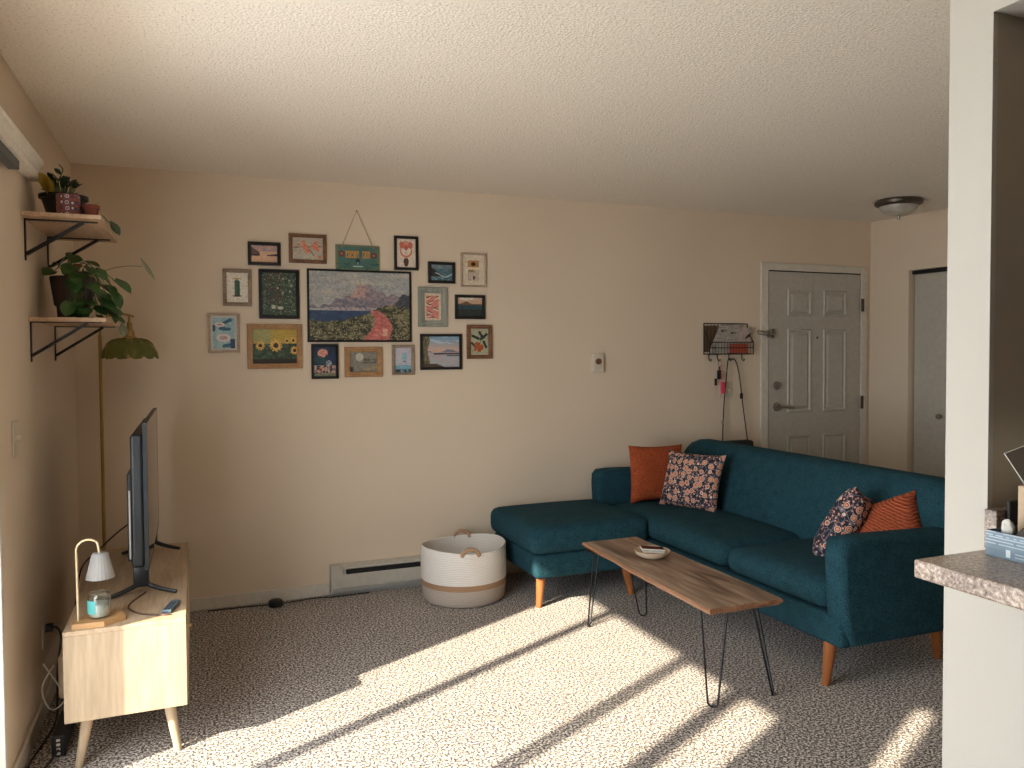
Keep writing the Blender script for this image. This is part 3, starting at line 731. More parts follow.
# ------------------------------------------------------------------ shelves + brackets
def bracket(parent, y, ztop, depth, drop):
    bm = B(); t = .003; w = .022
    box(bm, XL+.0005, XL+.004, y-w/2, y+w/2, ztop-drop, ztop)
    box(bm, XL+.0005, XL+depth, y-w/2, y+w/2, ztop-.004, ztop)
    p0 = Vector((XL+.004, y, ztop-drop*.85)); p1 = Vector((XL+depth*.80, y, ztop-.004)); d = p1-p0; L = d.length; a = math.atan2(d.z, d.x)
    box(bm, 0, L, -w*.7, w*.7, -.005, .005, mat=Matrix.Translation(p0) @ Matrix.Rotation(-a, 4, 'Y'))
    obj('bracket', bm, M_iron, parent)
for (lb, z, y0, y1, by) in (('upper pale wooden wall shelf on black brackets holding small pots', 1.963, 3.35, 4.03, (3.43, 3.93)), ('lower pale wooden wall shelf on black brackets holding the trailing plant', 1.581, 3.46, 4.20, (3.50, 4.07))):
    t = thing('wall_shelf', lb, 'shelf', (XL, (y0+y1)/2, z), 'wall shelves in the left corner')
    bm = B(); box(bm, XL+.001, -.315, y0, y1, z-.016, z, .0015); obj('shelf_board', bm, M_shelf, t)
    for y in by: bracket(t, y, z-.016, .245, .155)

# ------------------------------------------------------------------ plants
def leaf(bm, base, tip, width, droop=.15, n=5, heart=True, nrm=None, fold=.25):
    base, tip = Vector(base), Vector(tip); d = tip-base; L = d.length; d.normalize()
    nrm = Vector(nrm) if nrm is not None else Vector((random.uniform(-.3, .3), random.uniform(-.6, -.1), 1))
    side = d.cross(nrm).normalized(); up = side.cross(d).normalized()
    rows = []
    for i in range(n+1):
        t = i/n
        w = width*.5*(math.sin(PI*min(1, t*.85+.12))**.8 if heart else math.sin(PI*min(1, max(.03, t)))**.8)
        if i == n: w = .0004
        c = base+d*L*t-up*droop*L*t*t
        rows.append([bm.verts.new(c+side*w+up*fold*w-(d*L*.1 if heart and i == 0 else d*0)), bm.verts.new(c), bm.verts.new(c-side*w+up*fold*w-(d*L*.1 if heart and i == 0 else d*0))])
    for a, b in zip(rows, rows[1:]):
        for k in range(2): bm.faces.new((a[k], a[k+1], b[k+1], b[k]))
# grey pot on the lower shelf
px, py, pz = -.465, 3.76, 1.5815
pt = thing('potted_trailing_plant', 'trailing green houseplant in a grey brown pot on the lower shelf', 'potted plant', (px, py, pz))
bm = B(); lathe(bm, [(.0, pz), (.058, pz), (.062, pz+.055), (.070, pz+.06), (.086, pz+.175), (.084, pz+.18), (.078, pz+.178), (.070, pz+.10), (.0, pz+.10)], px, py, 32); obj('pot', bm, M_potgrey, pt, smooth=40)
bm = B(); lathe(bm, [(.0, pz+.165), (.05, pz+.163), (.0785, pz+.158)], px, py, 24); obj('soil', bm, M_soil, pt, smooth=True)
random.seed(11)
lv = B(); stm = B(); ctr = Vector((px, py, pz+.165))
targets = []
for k in range(42):   # mass spilling over the front right of the pot
    a = random.uniform(-1.6, .8); r = random.uniform(.06, .16); dz = random.uniform(-.15, .06)
    targets.append((Vector((px+r*math.cos(a)*.9, py+r*math.sin(a)*1.15, pz+.165+dz)), random.uniform(.050, .075)))
targets += [(Vector((px-.055, py-.09, pz+.195)), .06), (Vector((px-.10, py-.04, pz+.215)), .05), (Vector((px+.01, py-.02, pz+.27)), .08), (Vector((px-.03, py+.02, pz+.26)), .055), (Vector((px+.05, py, pz+.245)), .06),
            (Vector((px+.16, py-.02, pz+.17)), .085), (Vector((px+.15, py-.05, pz+.12)), .08), (Vector((px+.155, py, pz+.055)), .06), (Vector((px+.03, py-.15, pz-.01)), .07), (Vector((px+.06, py-.14, pz+.0)), .06)]
for p, L in targets:
    v = p-ctr; st = ctr+Vector((random.uniform(-.04, .04), random.uniform(-.04, .04), -.005)); mid = (st+p)/2+Vector((0, 0, .05))
    if p.z < pz+.17 and (Vector((p.x, p.y))-Vector((px, py))).length < .10:
        q = Vector((p.x-px, p.y-py, 0)).normalized()*.105; p = Vector((px+q.x, py+q.y, p.z)); mid = Vector((px+q.x*.8, py+q.y*.8, pz+.21))
    p.x = max(p.x, XL+.04)
    tube(stm, smooth_pts([st, mid, p], 5), .0016, 5)
    out = Vector((v.x, v.y, 0)).normalized(); dr = (out*.6+Vector((random.uniform(-.5, .5), random.uniform(-.6, .2), random.uniform(-.9, -.1)))).normalized()
    tip = p+dr*L; tip.x = max(tip.x, XL+.02)
    if p.z > pz-.02: tip.z = max(tip.z, pz+.01) if math.hypot(tip.x-px, 0) < .14 and tip.x < -.33 and tip.y > 3.47 else tip.z
    leaf(lv, p, tip, L*.85, .1, nrm=(out.x*.6+.2, out.y*.6-.5, .7))
obj('foliage', lv, M_leaf, pt, smooth=True, recalc=False)
# long runner reaching to the right, and another to the lamp
tube(stm, smooth_pts([(px+.06, py, pz+.17), (px+.13, py+.0, pz+.215), (px+.20, py+.02, pz+.235), (px+.265, py+.03, pz+.238)], 6), .0015, 5)
tube(stm, smooth_pts([(px+.06, py, pz+.17), (px+.15, py+.0, pz+.13), (px+.175, py+.01, pz+.05), (px+.18, py+.02, pz-.02)], 6), .0013, 5)
obj('stems', stm, M_stem, pt)
M_pale = plain('pale green leaf', (.17, .17, .09), .6)
bm = B(); leaf(bm, (px+.258, py+.03, pz+.275), (px+.315, py+.03, pz+.175), .016, 0, heart=False, nrm=(0, -1, .1)); obj('pale_leaf', bm, M_pale, pt, recalc=False)
bm = B(); leaf(bm, (px+.18, py+.02, pz-.01), (px+.19, py+.02, pz-.07), .035, 0, heart=False, nrm=(0, -1, .1)); obj('pale_leaf', bm, M_pale, pt, recalc=False)
bm = B(); leaf(bm, (px-.02, py-.03, pz+.19), (px+.04, py-.06, pz+.23), .04, .1, nrm=(0, -1, .3)); obj('yellowing_leaf', bm, plain('brown leaf', (.30, .13, .03), .7), pt, recalc=False)

# upper shelf: black pot
z0 = 1.9635
t = thing('potted_succulent', 'leafy dark succulent in a wide black tapered pot on the upper shelf', 'potted plant', (-.468, 3.58, z0))
bm = B(); lathe(bm, [(0, z0), (.052, z0), (.078, z0+.085), (.088, z0+.088), (.088, z0+.102), (.078, z0+.102), (.070, z0+.08), (0, z0+.08)], -.468, 3.58, 30); obj('pot', bm, M_potblack, t, smooth=35)
bm = B(); lathe(bm, [(0, z0+.093), (.074, z0+.09)], -.468, 3.58, 20); obj('soil', bm, M_soil, t)
lv = B(); stm = B(); random.seed(5)
for k in range(26):
    a = random.uniform(0, 2*PI); r = random.uniform(.0, .05); p = Vector((-.468+r*math.cos(a), 3.57+r*math.sin(a), z0+.092)); q = p+Vector((math.cos(a)*.02, math.sin(a)*.02, random.uniform(.015, .06)))
    tube(stm, [p, q], .0025, 5); d = Vector((math.cos(a)*.8, math.sin(a)*.8, random.uniform(.2, .9))).normalized()
    leaf(lv, q, q+d*random.uniform(.03, .05), .022, .05, heart=False, n=4)
tube(stm, smooth_pts([(-.475, 3.56, z0+.09), (-.485, 3.555, z0+.14), (-.475, 3.55, z0+.17), (-.465, 3.55, z0+.20), (-.478, 3.55, z0+.22)], 5), .0025, 5)
for (a, b) in (((-.485, 3.555, z0+.14), (-.515, 3.55, z0+.165)), ((-.48, 3.55, z0+.155), (-.445, 3.55, z0+.175)), ((-.47, 3.55, z0+.18), (-.495, 3.55, z0+.205))): leaf(lv, a, b, .018, .05, heart=False, nrm=(0, -1, .4))
obj('foliage', lv, M_leafd, t, smooth=True, recalc=False); obj('stems', stm, M_stem, t)
# yellow leaf near the valance belongs to the same plant
bm = B(); leaf(bm, (-.50, 3.52, z0+.10), (-.535, 3.46, z0+.165), .05, 0, nrm=(.3, -1, .3)); leaf(bm, (-.51, 3.50, z0+.11), (-.50, 3.44, z0+.15), .04, 0, nrm=(-.3, -1, .3)); obj('yellow_leaf', bm, M_leafy, t, recalc=False)
t = thing('patterned_pot', 'small straight pot with purple and white pointed arch pattern on the upper shelf', 'pot', (-.432, 3.415, z0))
bm = B(); lathe(bm, [(0, z0), (.036, z0), (.040, z0+.004), (.041, z0+.076), (.039, z0+.078), (.036, z0+.074), (.035, z0+.05), (0, z0+.05)], -.432, 3.415, 28); obj('pot', bm, M_tal, t, smooth=35)
bm = B(); lathe(bm, [(0, z0+.056), (.0325, z0+.054)], -.432, 3.415, 16); obj('soil', bm, M_soil, t)
t = thing('terracotta_pot', 'short rust red clay pot with a small sprout at the end of the upper shelf', 'pot', (-.362, 3.45, z0))
bm = B(); lathe(bm, [(0, z0), (.026, z0), (.030, z0+.035), (.034, z0+.036), (.034, z0+.050), (.030, z0+.050), (.028, z0+.035), (0, z0+.035)], -.362, 3.45, 26); obj('pot', bm, M_terra, t, smooth=35)
bm = B(); lathe(bm, [(0, z0+.043), (.029, z0+.042)], -.362, 3.45, 16); obj('soil', bm, M_soil, t)
bm = B(); leaf(bm, (-.36, 3.45, z0+.045), (-.33, 3.44, z0+.065), .012, .1, heart=False, n=4); leaf(bm, (-.362, 3.455, z0+.045), (-.39, 3.44, z0+.06), .01, .1, heart=False, n=4); obj('sprout', bm, M_leafd, t, recalc=False)
# trailing leaf behind the upper shelf's front edge
t = thing('potted_vine', 'dark leaf of a small trailing vine hanging over the front edge of the upper shelf', 'potted plant', (-.385, 3.80, z0))
bm = B(); lathe(bm, [(0, z0), (.032, z0), (.040, z0+.05), (.036, z0+.05), (.034, z0+.04), (0, z0+.04)], -.385, 3.80, 24); obj('pot', bm, M_terra, t, smooth=35)
stm = B(); tube(stm, smooth_pts([(-.385, 3.80, z0+.04), (-.35, 3.75, z0+.06), (-.318, 3.62, z0+.02), (-.303, 3.56, z0+.005)], 5), .002, 5); obj('stem', stm, M_stem, t)
bm = B(); leaf(bm, (-.303, 3.56, z0+.010), (-.268, 3.55, z0-.048), .036, .0, nrm=(.5, -1, .3), heart=False, n=6); obj('leaf', bm, M_leafd, t, recalc=False)

# ------------------------------------------------------------------ floor lamp in the corner
LX, LY = -.437, 4.47
fl = thing('floor_lamp', 'slim brass floor lamp with a green petal glass shade in the left corner', 'floor lamp', (LX, LY, 0))
bm = B(); lathe(bm, [(0, 0), (.10, 0), (.10, .012), (.09, .02), (.012, .026), (0, .026)], LX, LY, 32, closed=False); obj('base', bm, M_brass, fl, smooth=35)
bm = B(); tube(bm, [(LX, LY, .02), (LX, LY, 1.535)], .0085, 12); obj('pole', bm, M_brass, fl, smooth=40)
SX = -.302
bm = B(); tube(bm, smooth_pts([(LX, LY, 1.53), (LX+.004, LY, 1.58), (LX+.03, LY, 1.625), (LX+.08, LY, 1.642), (SX, LY, 1.638), (SX+.022, LY, 1.628)], 7), .0055, 10); tube(bm, [(SX, LY, 1.64), (SX, LY, 1.60)], .006, 8); obj('arm', bm, M_brass, fl, smooth=50)
bm = B(); lathe(bm, [(0, 1.60), (.013, 1.60), (.014, 1.560), (.022, 1.556), (.024, 1.530), (.034, 1.526), (.034, 1.516), (0, 1.516)], SX, LY, 20); obj('socket_cap', bm, M_brass, fl, smooth=35)
bm = B()
def petal(a, r, z):
    k = abs(math.sin(a*6))**.6; g = (r/.13)**1.5
    return r*(1-.12*(1-k)*g), z-.020*g*k+.012*(1-k)*g*.5
prof = [(.028, 1.520), (.058, 1.518), (.092, 1.508), (.118, 1.490), (.134, 1.464), (.138, 1.434), (.135, 1.434), (.130, 1.464), (.114, 1.486), (.089, 1.504), (.058, 1.514), (.028, 1.516)]
lathe(bm, prof, SX, LY, 96, fn=petal); obj('lamp_shade', bm, M_green, fl, smooth=50)
bm = B(); bmesh.ops.create_uvsphere(bm, u_segments=16, v_segments=12, radius=.030, matrix=Matrix.Translation((SX, LY, 1.446))); tube(bm, [(SX, LY, 1.465), (SX, LY, 1.52)], .013, 10)
obj('bulb', bm, plain('amber glass bulb', (.55, .36, .16), .15), fl, smooth=60)

# ------------------------------------------------------------------ media console
MX0, MX1, MY0, MY1, MZ0, MZ1 = -.428, -.040, 3.02, 4.245, .180, .495
mc = thing('media_console', 'pale oak media console on angled legs under the television', 'tv stand', ((MX0+MX1)/2, (MY0+MY1)/2, 0))
bm = B(); box(bm, MX0, MX1, MY0, MY1, MZ0, MZ1-.016, .002); cb = obj('cabinet', bm, M_oak, mc)
bm = B(); box(bm, MX0, MX1, MY0, MY1, MZ1-.016, MZ1, .002); obj('top', bm, M_oak_y, mc)
for k in range(2):
    a = MY0+.018+k*((MY1-MY0)/2-.015); b = a+(MY1-MY0)/2-.023
    bm = B(); box(bm, MX1+.0005, MX1+.0035, a, b, MZ0+.014, MZ1-.019, .001); dr = obj('door', bm, M_oak, mc)
    bm = B(); lathe(bm, [(.003, 0), (.003, .006), (.006, .009), (.006, .012), (0, .013)], 0, 0, 14); yk = MY0+.10 if k == 0 else MY1-.12
    obj('knob', bm, M_gold, dr, smooth=40, xf=Matrix.Translation((MX1+.003, yk, MZ1-.06)) @ Matrix.Rotation(PI/2, 4, 'Y'))
for (x, y, sx, sy) in ((MX0+.065, MY0+.075, -1, -1), (MX1-.065, MY0+.075, 1, -1), (MX0+.065, MY1-.075, -1, 1), (MX1-.065, MY1-.075, 1, 1)):
    bm = B(); tube(bm, [(x, y, MZ0), (x+sx*.030, y+sy*.022, 0.004)], .021, 16, taper=.013); tube(bm, [(x+sx*.03, y+sy*.022, .004), (x+sx*.0303, y+sy*.0222, 0)], .013, 16); obj('leg', bm, M_oak, mc, smooth=40)

# ------------------------------------------------------------------ television
TX, TY0, TY1, TZ0, TZ1 = -.172, 3.335, 4.235, .605, 1.172
tv = thing('television', 'flat dark television seen nearly edge on standing on the media console', 'television', (TX-.02, (TY0+TY1)/2, MZ1))
bm = B(); box(bm, TX-.015, TX-.003, TY0, TY1, TZ0, TZ1, .003); box(bm, TX-.016, TX, TY0-.003, TY0+.004, TZ0-.003, TZ1+.002, .001); box(bm, TX-.016, TX, TY1-.004, TY1+.003, TZ0-.003, TZ1+.002, .001); box(bm, TX-.016, TX, TY0, TY1, TZ1-.002, TZ1+.002); box(bm, TX-.016, TX, TY0, TY1, TZ0-.004, TZ0+.002)
body = obj('bezel', bm, M_tv, tv)
bm = B(); box(bm, TX-.003, TX-.0005, TY0+.004, TY1-.004, TZ0+.002, TZ1-.002); obj('screen', bm, M_screen, tv)
bm = B(); box(bm, TX-.062, TX-.015, TY0+.012, TY1-.012, TZ0+.004, TZ1-.045, .012, 3); box(bm, TX-.078, TX-.060, TY0+.06, TY1-.1, TZ0+.02, TZ1-.20, .005); obj('rear_housing', bm, M_tv, tv)
bm = B(); box(bm, TX-.073, TX-.067, TY0+.0585, TY0+.0602, TZ0+.03, TZ0+.30); obj('side_strip', bm, M_paper, tv)  # pale upright strip on the near face of the rear housing
for yy in (TY0+.07, TY1-.09):
    bm = B()
    a = [(-.115, MZ1+.002, -.045, -.01), (.115, MZ1+.002, -.045, -.01)]
    for sx in (-1, 1):
        tube(bm, smooth_pts([(TX-.03, yy, MZ1+.055), (TX-.03+sx*.02, yy-.005, MZ1+.035), (TX-.03+sx*.07, yy-.03, MZ1+.018), (TX-.03+sx*.125, yy-.055, MZ1+.007)], 6), .012, 8, taper=.007)
    box(bm, TX-.062, TX-.006, yy-.02, yy+.03, MZ1+.028, TZ0+.01, .006)
    obj('foot', bm, M_tv, tv, smooth=45)
# power lead from TV
bm = B(); tube(bm, smooth_pts([(TX-.079, 3.75, .72), (TX-.15, 3.8, .66), (-.40, 3.85, .58), (-.47, 3.86, .50), (-.50, 3.85, .30), (-.52, 3.72, .10), (-.50, 3.5, .012)], 8), .0035, 6)
obj('power_cord', bm, M_black_cord, tv)
# remote
bm = B(); box(bm, -.017, .017, -.062, .062, 0, .014, .004, 2, mat=Matrix.Translation((-.092, 3.155, MZ1+.001)) @ Matrix.Rotation(math.radians(-14), 4, 'Z'))
rm = thing('remote_control', 'dark blue grey remote control lying on the console in front of the television foot', 'remote control', (-.092, 3.155, MZ1))
obj('body', bm, M_bluebox, rm)
bm = B()
for i in range(5):
    for j in range(2): box(bm, -.009+j*.012, -.003+j*.012, -.05+i*.018, -.042+i*.018, .014, .0155, mat=Matrix.Translation((-.092, 3.155, MZ1+.001)) @ Matrix.Rotation(math.radians(-14), 4, 'Z'))
obj('buttons', bm, M_iron, rm)
# thin cord on console top
bm = B(); tube(bm, smooth_pts([(-.19, 3.40, MZ1+.004), (-.24, 3.24, MZ1+.004), (-.20, 3.13, MZ1+.004), (-.12, 3.08, MZ1+.004), (-.09, 3.075, MZ1+.004)], 7), .0028, 6)
tag(obj('charging_cable', bm, plain('brown cable', (.10, .045, .03), .6), base=(-.17, 3.2, MZ1)), 'thin brown cable lying on the near end of the console top', 'cable')

# ------------------------------------------------------------------ candle warmer lamp + jar
wl = thing('candle_warmer_lamp', 'small arched gold lamp with ribbed glass shade on a wooden base on the console', 'lamp', (-.32, 3.06, MZ1))
bm = B(); pts = [(-.400, 2.975+.055), (-.318, 2.948+.085), (-.250, 3.085), (-.262, 3.135), (-.350, 3.145), (-.404, 3.10)]
pts = [(-.402, 3.035), (-.302, 3.030), (-.238, 3.085), (-.262, 3.150), (-.352, 3.150), (-.404, 3.10)]
a = [bm.verts.new((x, y, MZ1+.0005)) for x, y in pts]; b = [bm.verts.new((x, y, MZ1+.019)) for x, y in pts]
for i in range(6): bm.faces.new((a[i], a[(i+1) % 6], b[(i+1) % 6], b[i]))
bm.faces.new(a[::-1]); bm.faces.new(b); obj('base', bm, M_bamboo, wl)
wy = 3.075
bm = B(); arc = [(-.386, wy, MZ1+.018), (-.388, wy, MZ1+.25)] + [(-.352-.037*math.cos(t), wy, MZ1+.262+.037*math.sin(t)) for t in [i*PI/10 for i in range(0, 9)]] + [(-.318, wy, MZ1+.258), (-.316, wy, MZ1+.243)]
tube(bm, arc, .0042, 10); obj('arched_pole', bm, M_gold, wl, smooth=50)
bm = B()
def rib(a, r, z): return r*(1+.02*math.cos(a*22)), z
lathe(bm, [(.0, MZ1+.250), (.022, MZ1+.250), (.026, MZ1+.246), (.046, MZ1+.162), (.043, MZ1+.162), (.023, MZ1+.243), (.0, MZ1+.246)], -.315, wy, 88, fn=rib); obj('lamp_shade', bm, M_ribglass, wl, smooth=60)
jz = MZ1+.0195; jx, jy = -.322, 3.095
jr = thing('candle_jar', 'glass candle jar with white wax and teal label standing under the small lamp', 'candle', (jx, jy, jz))
bm = B(); lathe(bm, [(0, jz), (.034, jz), (.037, jz+.006), (.037, jz+.072), (.032, jz+.080), (.033, jz+.086), (.030, jz+.086), (.029, jz+.080), (.0345, jz+.070), (.0345, jz+.006), (0, jz+.004)], jx, jy, 36); obj('jar', bm, M_jar, jr, smooth=40)
bm = B(); lathe(bm, [(0, jz+.0045), (.033, jz+.0065), (.034, jz+.010), (.034, jz+.048), (.030, jz+.050), (0, jz+.049)], jx, jy, 32); obj('wax', bm, M_wax, jr, smooth=40)
bm = B(); ra = [math.radians(d) for d in range(185, 262, 7)]
lo = [bm.verts.new((jx+.0378*math.cos(q), jy+.0378*math.sin(q), jz+.018)) for q in ra]; hi = [bm.verts.new((jx+.0378*math.cos(q), jy+.0378*math.sin(q), jz+.064)) for q in ra]
for i in range(len(ra)-1): bm.faces.new((lo[i], lo[i+1], hi[i+1], hi[i]))
obj('label', bm, M_teallabel, jr, smooth=True)

# ------------------------------------------------------------------ cords, power strip, adaptor behind the console
ps = thing('power_strip', 'black upright power strip with white sockets on the carpet behind the console leg', 'power strip', (-.475, 3.20, 0))
bm = B(); box(bm, -.492, -.448, 3.175, 3.40, 0.001, .078, .006); obj('housing', bm, M_iron, ps)
for i in range(4):
    bm = B(); box(bm, -.476, -.464, 3.1725, 3.1755, .010+i*.016, .019+i*.016, .001); obj('socket', bm, M_paper, ps)
bm = B(); softbox(bm, -.500, -.4285, 3.40, 3.50, .12, .285, .012)
tag(obj('plastic_box', bm, M_cream2, base=(-.46, 3.45, .12), smooth=50), 'small cream plastic box low against the back of the console', 'plastic box')
bm = B(); tube(bm, smooth_pts([(-.565, 3.62, .335), (-.535, 3.62, .335), (-.515, 3.60, .30), (-.52, 3.54, .20), (-.515, 3.48, .10), (-.52, 3.44, .012), (-.555, 3.15, .008), (-.545, 3.04, .008), (-.50, 3.10, .008), (-.47, 3.17, .03)], 8), .004, 6); box(bm, -.571, -.545, 3.605, 3.635, .322, .35, .003)
obj('power_cord', bm, M_black_cord, ps)
bm = B(); tube(bm, smooth_pts([(-.51, 3.39, .26), (-.55, 3.38, .18), (-.52, 3.37, .10), (-.475, 3.38, .13), (-.51, 3.385, .21), (-.545, 3.39, .27)], 8), .003, 6)
tag(obj('white_cable', bm, M_whitecord, base=(-.50, 3.44, 0)), 'thin white cable coiled in a loop behind the console', 'cable')
pk = onp = (.41, 4.62)
bm = B(); lathe(bm, [(0, 0.001), (.035, .001), (.042, .012), (.040, .030), (.030, .038), (0, .040)], pk[0], pk[1], 26)
pu = thing('round_adaptor', '', '', (pk[0], pk[1], 0)); obj('housing', bm, M_iron, pu, smooth=40); tag(pu, 'round black puck on the carpet against the white baseboard', 'adaptor')
bm = B(); tube(bm, smooth_pts([(.45, 4.63, .01), (.55, 4.655, .006), (.64, 4.66, .008), (.75, 4.645, .006), (.95, 4.648, .006)], 6), .0035, 6); tube(bm, smooth_pts([(.37, 4.63, .01), (.25, 4.655, .006), (.05, 4.66, .006)], 6), .0035, 6)
obj('cord', bm, M_black_cord, pu)

# ------------------------------------------------------------------ basket
BX, BY = 1.455, 4.375
bk = thing('rope_basket', 'large round rope basket, white above a tan band and heather base, beside the sofa', 'basket', (BX, BY, 0))
def oval(z):
    def f(a, r, zz):
        t = max(0, (zz-.05)/.3); lift = .014*math.cos(2*(a-math.radians(12)))*t
        rr = r*(1+.035*math.cos(2*(a-math.radians(20)))*t); 
        return rr, zz+lift*(.9 if zz > .2 else .3)*t
    return f
f = oval(0)
def bp(z): return .238+.012*min(1, z/.08)-.008*(z/.3)
bm = B(); lathe(bm, [(0, .001), (.225, .001), (.240, .015), (bp(.05), .05), (.249, .098)], BX, BY, 56, fn=f); lathe(bm, [(.236, .098), (.23, .03), (0, .012)], BX, BY, 56, fn=f); obj('base_band', bm, M_ropeg, bk, smooth=50)
bm = B(); lathe(bm, [(.249, .098), (.2495, .130), (.238, .130), (.238, .098)], BX, BY, 56, fn=f); obj('tan_band', bm, M_ropet, bk, smooth=50)
bm = B(); lathe(bm, [(.2495, .130), (.250, .20), (.248, .26), (.246, .312), (.242, .316), (.237, .312), (.238, .25), (.238, .130)], BX, BY, 56, fn=f); obj('white_wall', bm, M_ropew, bk, smooth=50)
for a, hz in ((math.radians(74), .300), (math.radians(-99), .300)):
    bm = B(); r = .238
    P = []
    for i in range(11):
        s = i/10; aa = a+math.radians(-12+24*s); zz = hz+.042*math.sin(PI*s)**.6-.005; rr = r+.004
        P.append((BX+rr*math.cos(aa), BY+rr*math.sin(aa), zz))
    n = Vector((math.cos(a), math.sin(a), 0))
    for i in range(10):
        p, q = Vector(P[i]), Vector(P[i+1]); d = (q-p).normalized()
    tube(bm, P, .011, 8); obj('handle', bm, M_jute, bk, smooth=50)

# ------------------------------------------------------------------ sofa
SB, ST = .19, .68
so = thing('sectional_sofa', 'teal fabric sectional sofa with a chaise and tapered wooden legs', 'sofa', (2.8, 3.5, 0))
bm = B()
softbox(bm, 2.465, 3.34, 2.48, 4.60, SB, .325, .03); obj('seat_base', bm, M_teal, so, smooth=50)
bm = B(); softbox(bm, 1.745, 2.50, 3.975, 4.655, .165, .305, .03); obj('chaise_base', bm, M_teal, so, smooth=50)
bm = B(); softbox(bm, 1.715, 2.475, 3.955, 4.66, .303, .462, .055, .012); obj('chaise_cushion', bm, M_teal, so, smooth=60)
bm = B(); softbox(bm, 2.47, 3.06, 2.578, 3.268, .322, .448, .058, .022); obj('seat_cushion', bm, M_teal, so, smooth=60)
bm = B(); softbox(bm, 2.478, 3.06, 3.292, 4.49, .322, .450, .058, .022); obj('seat_cushion', bm, M_teal, so, smooth=60)
# backrest: slanted, rounded top corners
def backrest(bm):
    y0, y1, zt = 2.47, 4.62, .840
    prof = [(2.99, .42), (3.01, .50), (3.06, .62), (3.10, .72), (3.13, .79), (3.155, .83), (3.19, zt), (3.25, zt), (3.29, .83), (3.305, .79), (3.32, .60), (3.34, .40), (3.34, .20), (3.1, .20), (3.0, .3)]
    n = 46; R = []
    for i in range(n+1):
        s = i/n; y = y0+(y1-y0)*(.5-.5*math.cos(PI*s)) if False else y0+(y1-y0)*s
        e = min(y-y0, y1-y); k = 1
        r = .17
        drop = 0 if e >= r else r-math.sqrt(max(0, r*r-(r-e)**2))
        row = []
        for (x, z) in prof:
            zz = z
            if z > .5: zz = z-drop*((z-.5)/(zt-.5))**1.5
            cx = 3.17; xx = x
            bul = .012*math.sin(PI*s)
            if x < 3.15 and .45 < z < .8: xx = x-bul
            row.append(bm.verts.new((xx, y, zz)))
        R.append(row)
    m = len(prof)
    for a, b in zip(R, R[1:]):
        for k in range(m): bm.faces.new((a[k], a[(k+1) % m], b[(k+1) % m], b[k]))
    bm.faces.new(R[0]); bm.faces.new(R[-1][::-1])
bm = B(); backrest(bm); obj('backrest', bm, M_teal, so, smooth=50)
# arms: near and far, front edge leaning, rounded top
def arm(bm, y0, y1, xf, top):
    prof = [(xf+.06, SB+.012), (xf+.02, .27), (xf, .36), (xf-.012, top-.09), (xf-.008, top-.03), (xf+.02, top), (xf+.10, top+.004), (3.05, top-.01), (3.30, top-.015), (3.335, top-.04), (3.34, .4), (3.33, SB+.01), (3.1, SB+.008)]
    r = .030; n = len(prof); cxm = sum(p[0] for p in prof)/n; czm = sum(p[1] for p in prof)/n
    def inset(d):
        out = []
        for i in range(n):
            a, b, c = Vector(prof[i-1]), Vector(prof[i]), Vector(prof[(i+1) % n]); e1 = (b-a).normalized(); e2 = (c-b).normalized()
            nn = (Vector((-e1.y, e1.x))+Vector((-e2.y, e2.x))).normalized(); q = b-nn*d if (b-nn*d-Vector((cxm, czm))).length < (b-Vector((cxm, czm))).length else b+nn*d; out.append(q)
        return out
    R = []
    for k in range(5): t = k/4*PI/2; R.append((y0+r*(1-math.sin(t)), inset(r*(1-math.cos(t)) if False else r*(1-math.sin(t+0)) if False else r*(1-math.cos(PI/2-t))) ))
    R = [(y0+r*(1-math.sin(t)), inset(r*(1-math.cos(t)))) for t in [PI/2*(1-k/4) for k in range(5)]] + [(y1-r*(1-math.sin(t)), inset(r*(1-math.cos(t)))) for t in [PI/2*k/4 for k in range(5)]]
    rows = [[bm.verts.new((p.x, y, p.y)) for p in P] for y, P in R]
    for a, b in zip(rows, rows[1:]):
        for k in range(n): bm.faces.new((a[k], a[(k+1) % n], b[(k+1) % n], b[k]))
    bm.faces.new(rows[0]); bm.faces.new(rows[-1][::-1])
bm = B(); arm(bm, 2.455, 2.575, 2.462, .655); obj('arm', bm, M_teal, so, smooth=50)
bm = B(); arm(bm, 4.50, 4.62, 2.43, .665); obj('arm', bm, M_teal, so, smooth=50)
for (x, y, sx, sy, zt) in ((1.80, 4.03, -.02, -.01, .178), (1.80, 4.60, -.02, .01, .178), (2.34, 4.04, .045, -.01, .19), (2.50, 2.57, -.0, .03, .20), (3.12, 2.58, .08, .05, .20), (3.24, 4.55, .03, .0, .20)):
    bm = B(); tube(bm, [(x, y, zt+.02), (x+sx, y+sy, 0)], .030, 18, taper=.017); obj('leg', bm, M_leg, so, smooth=40)

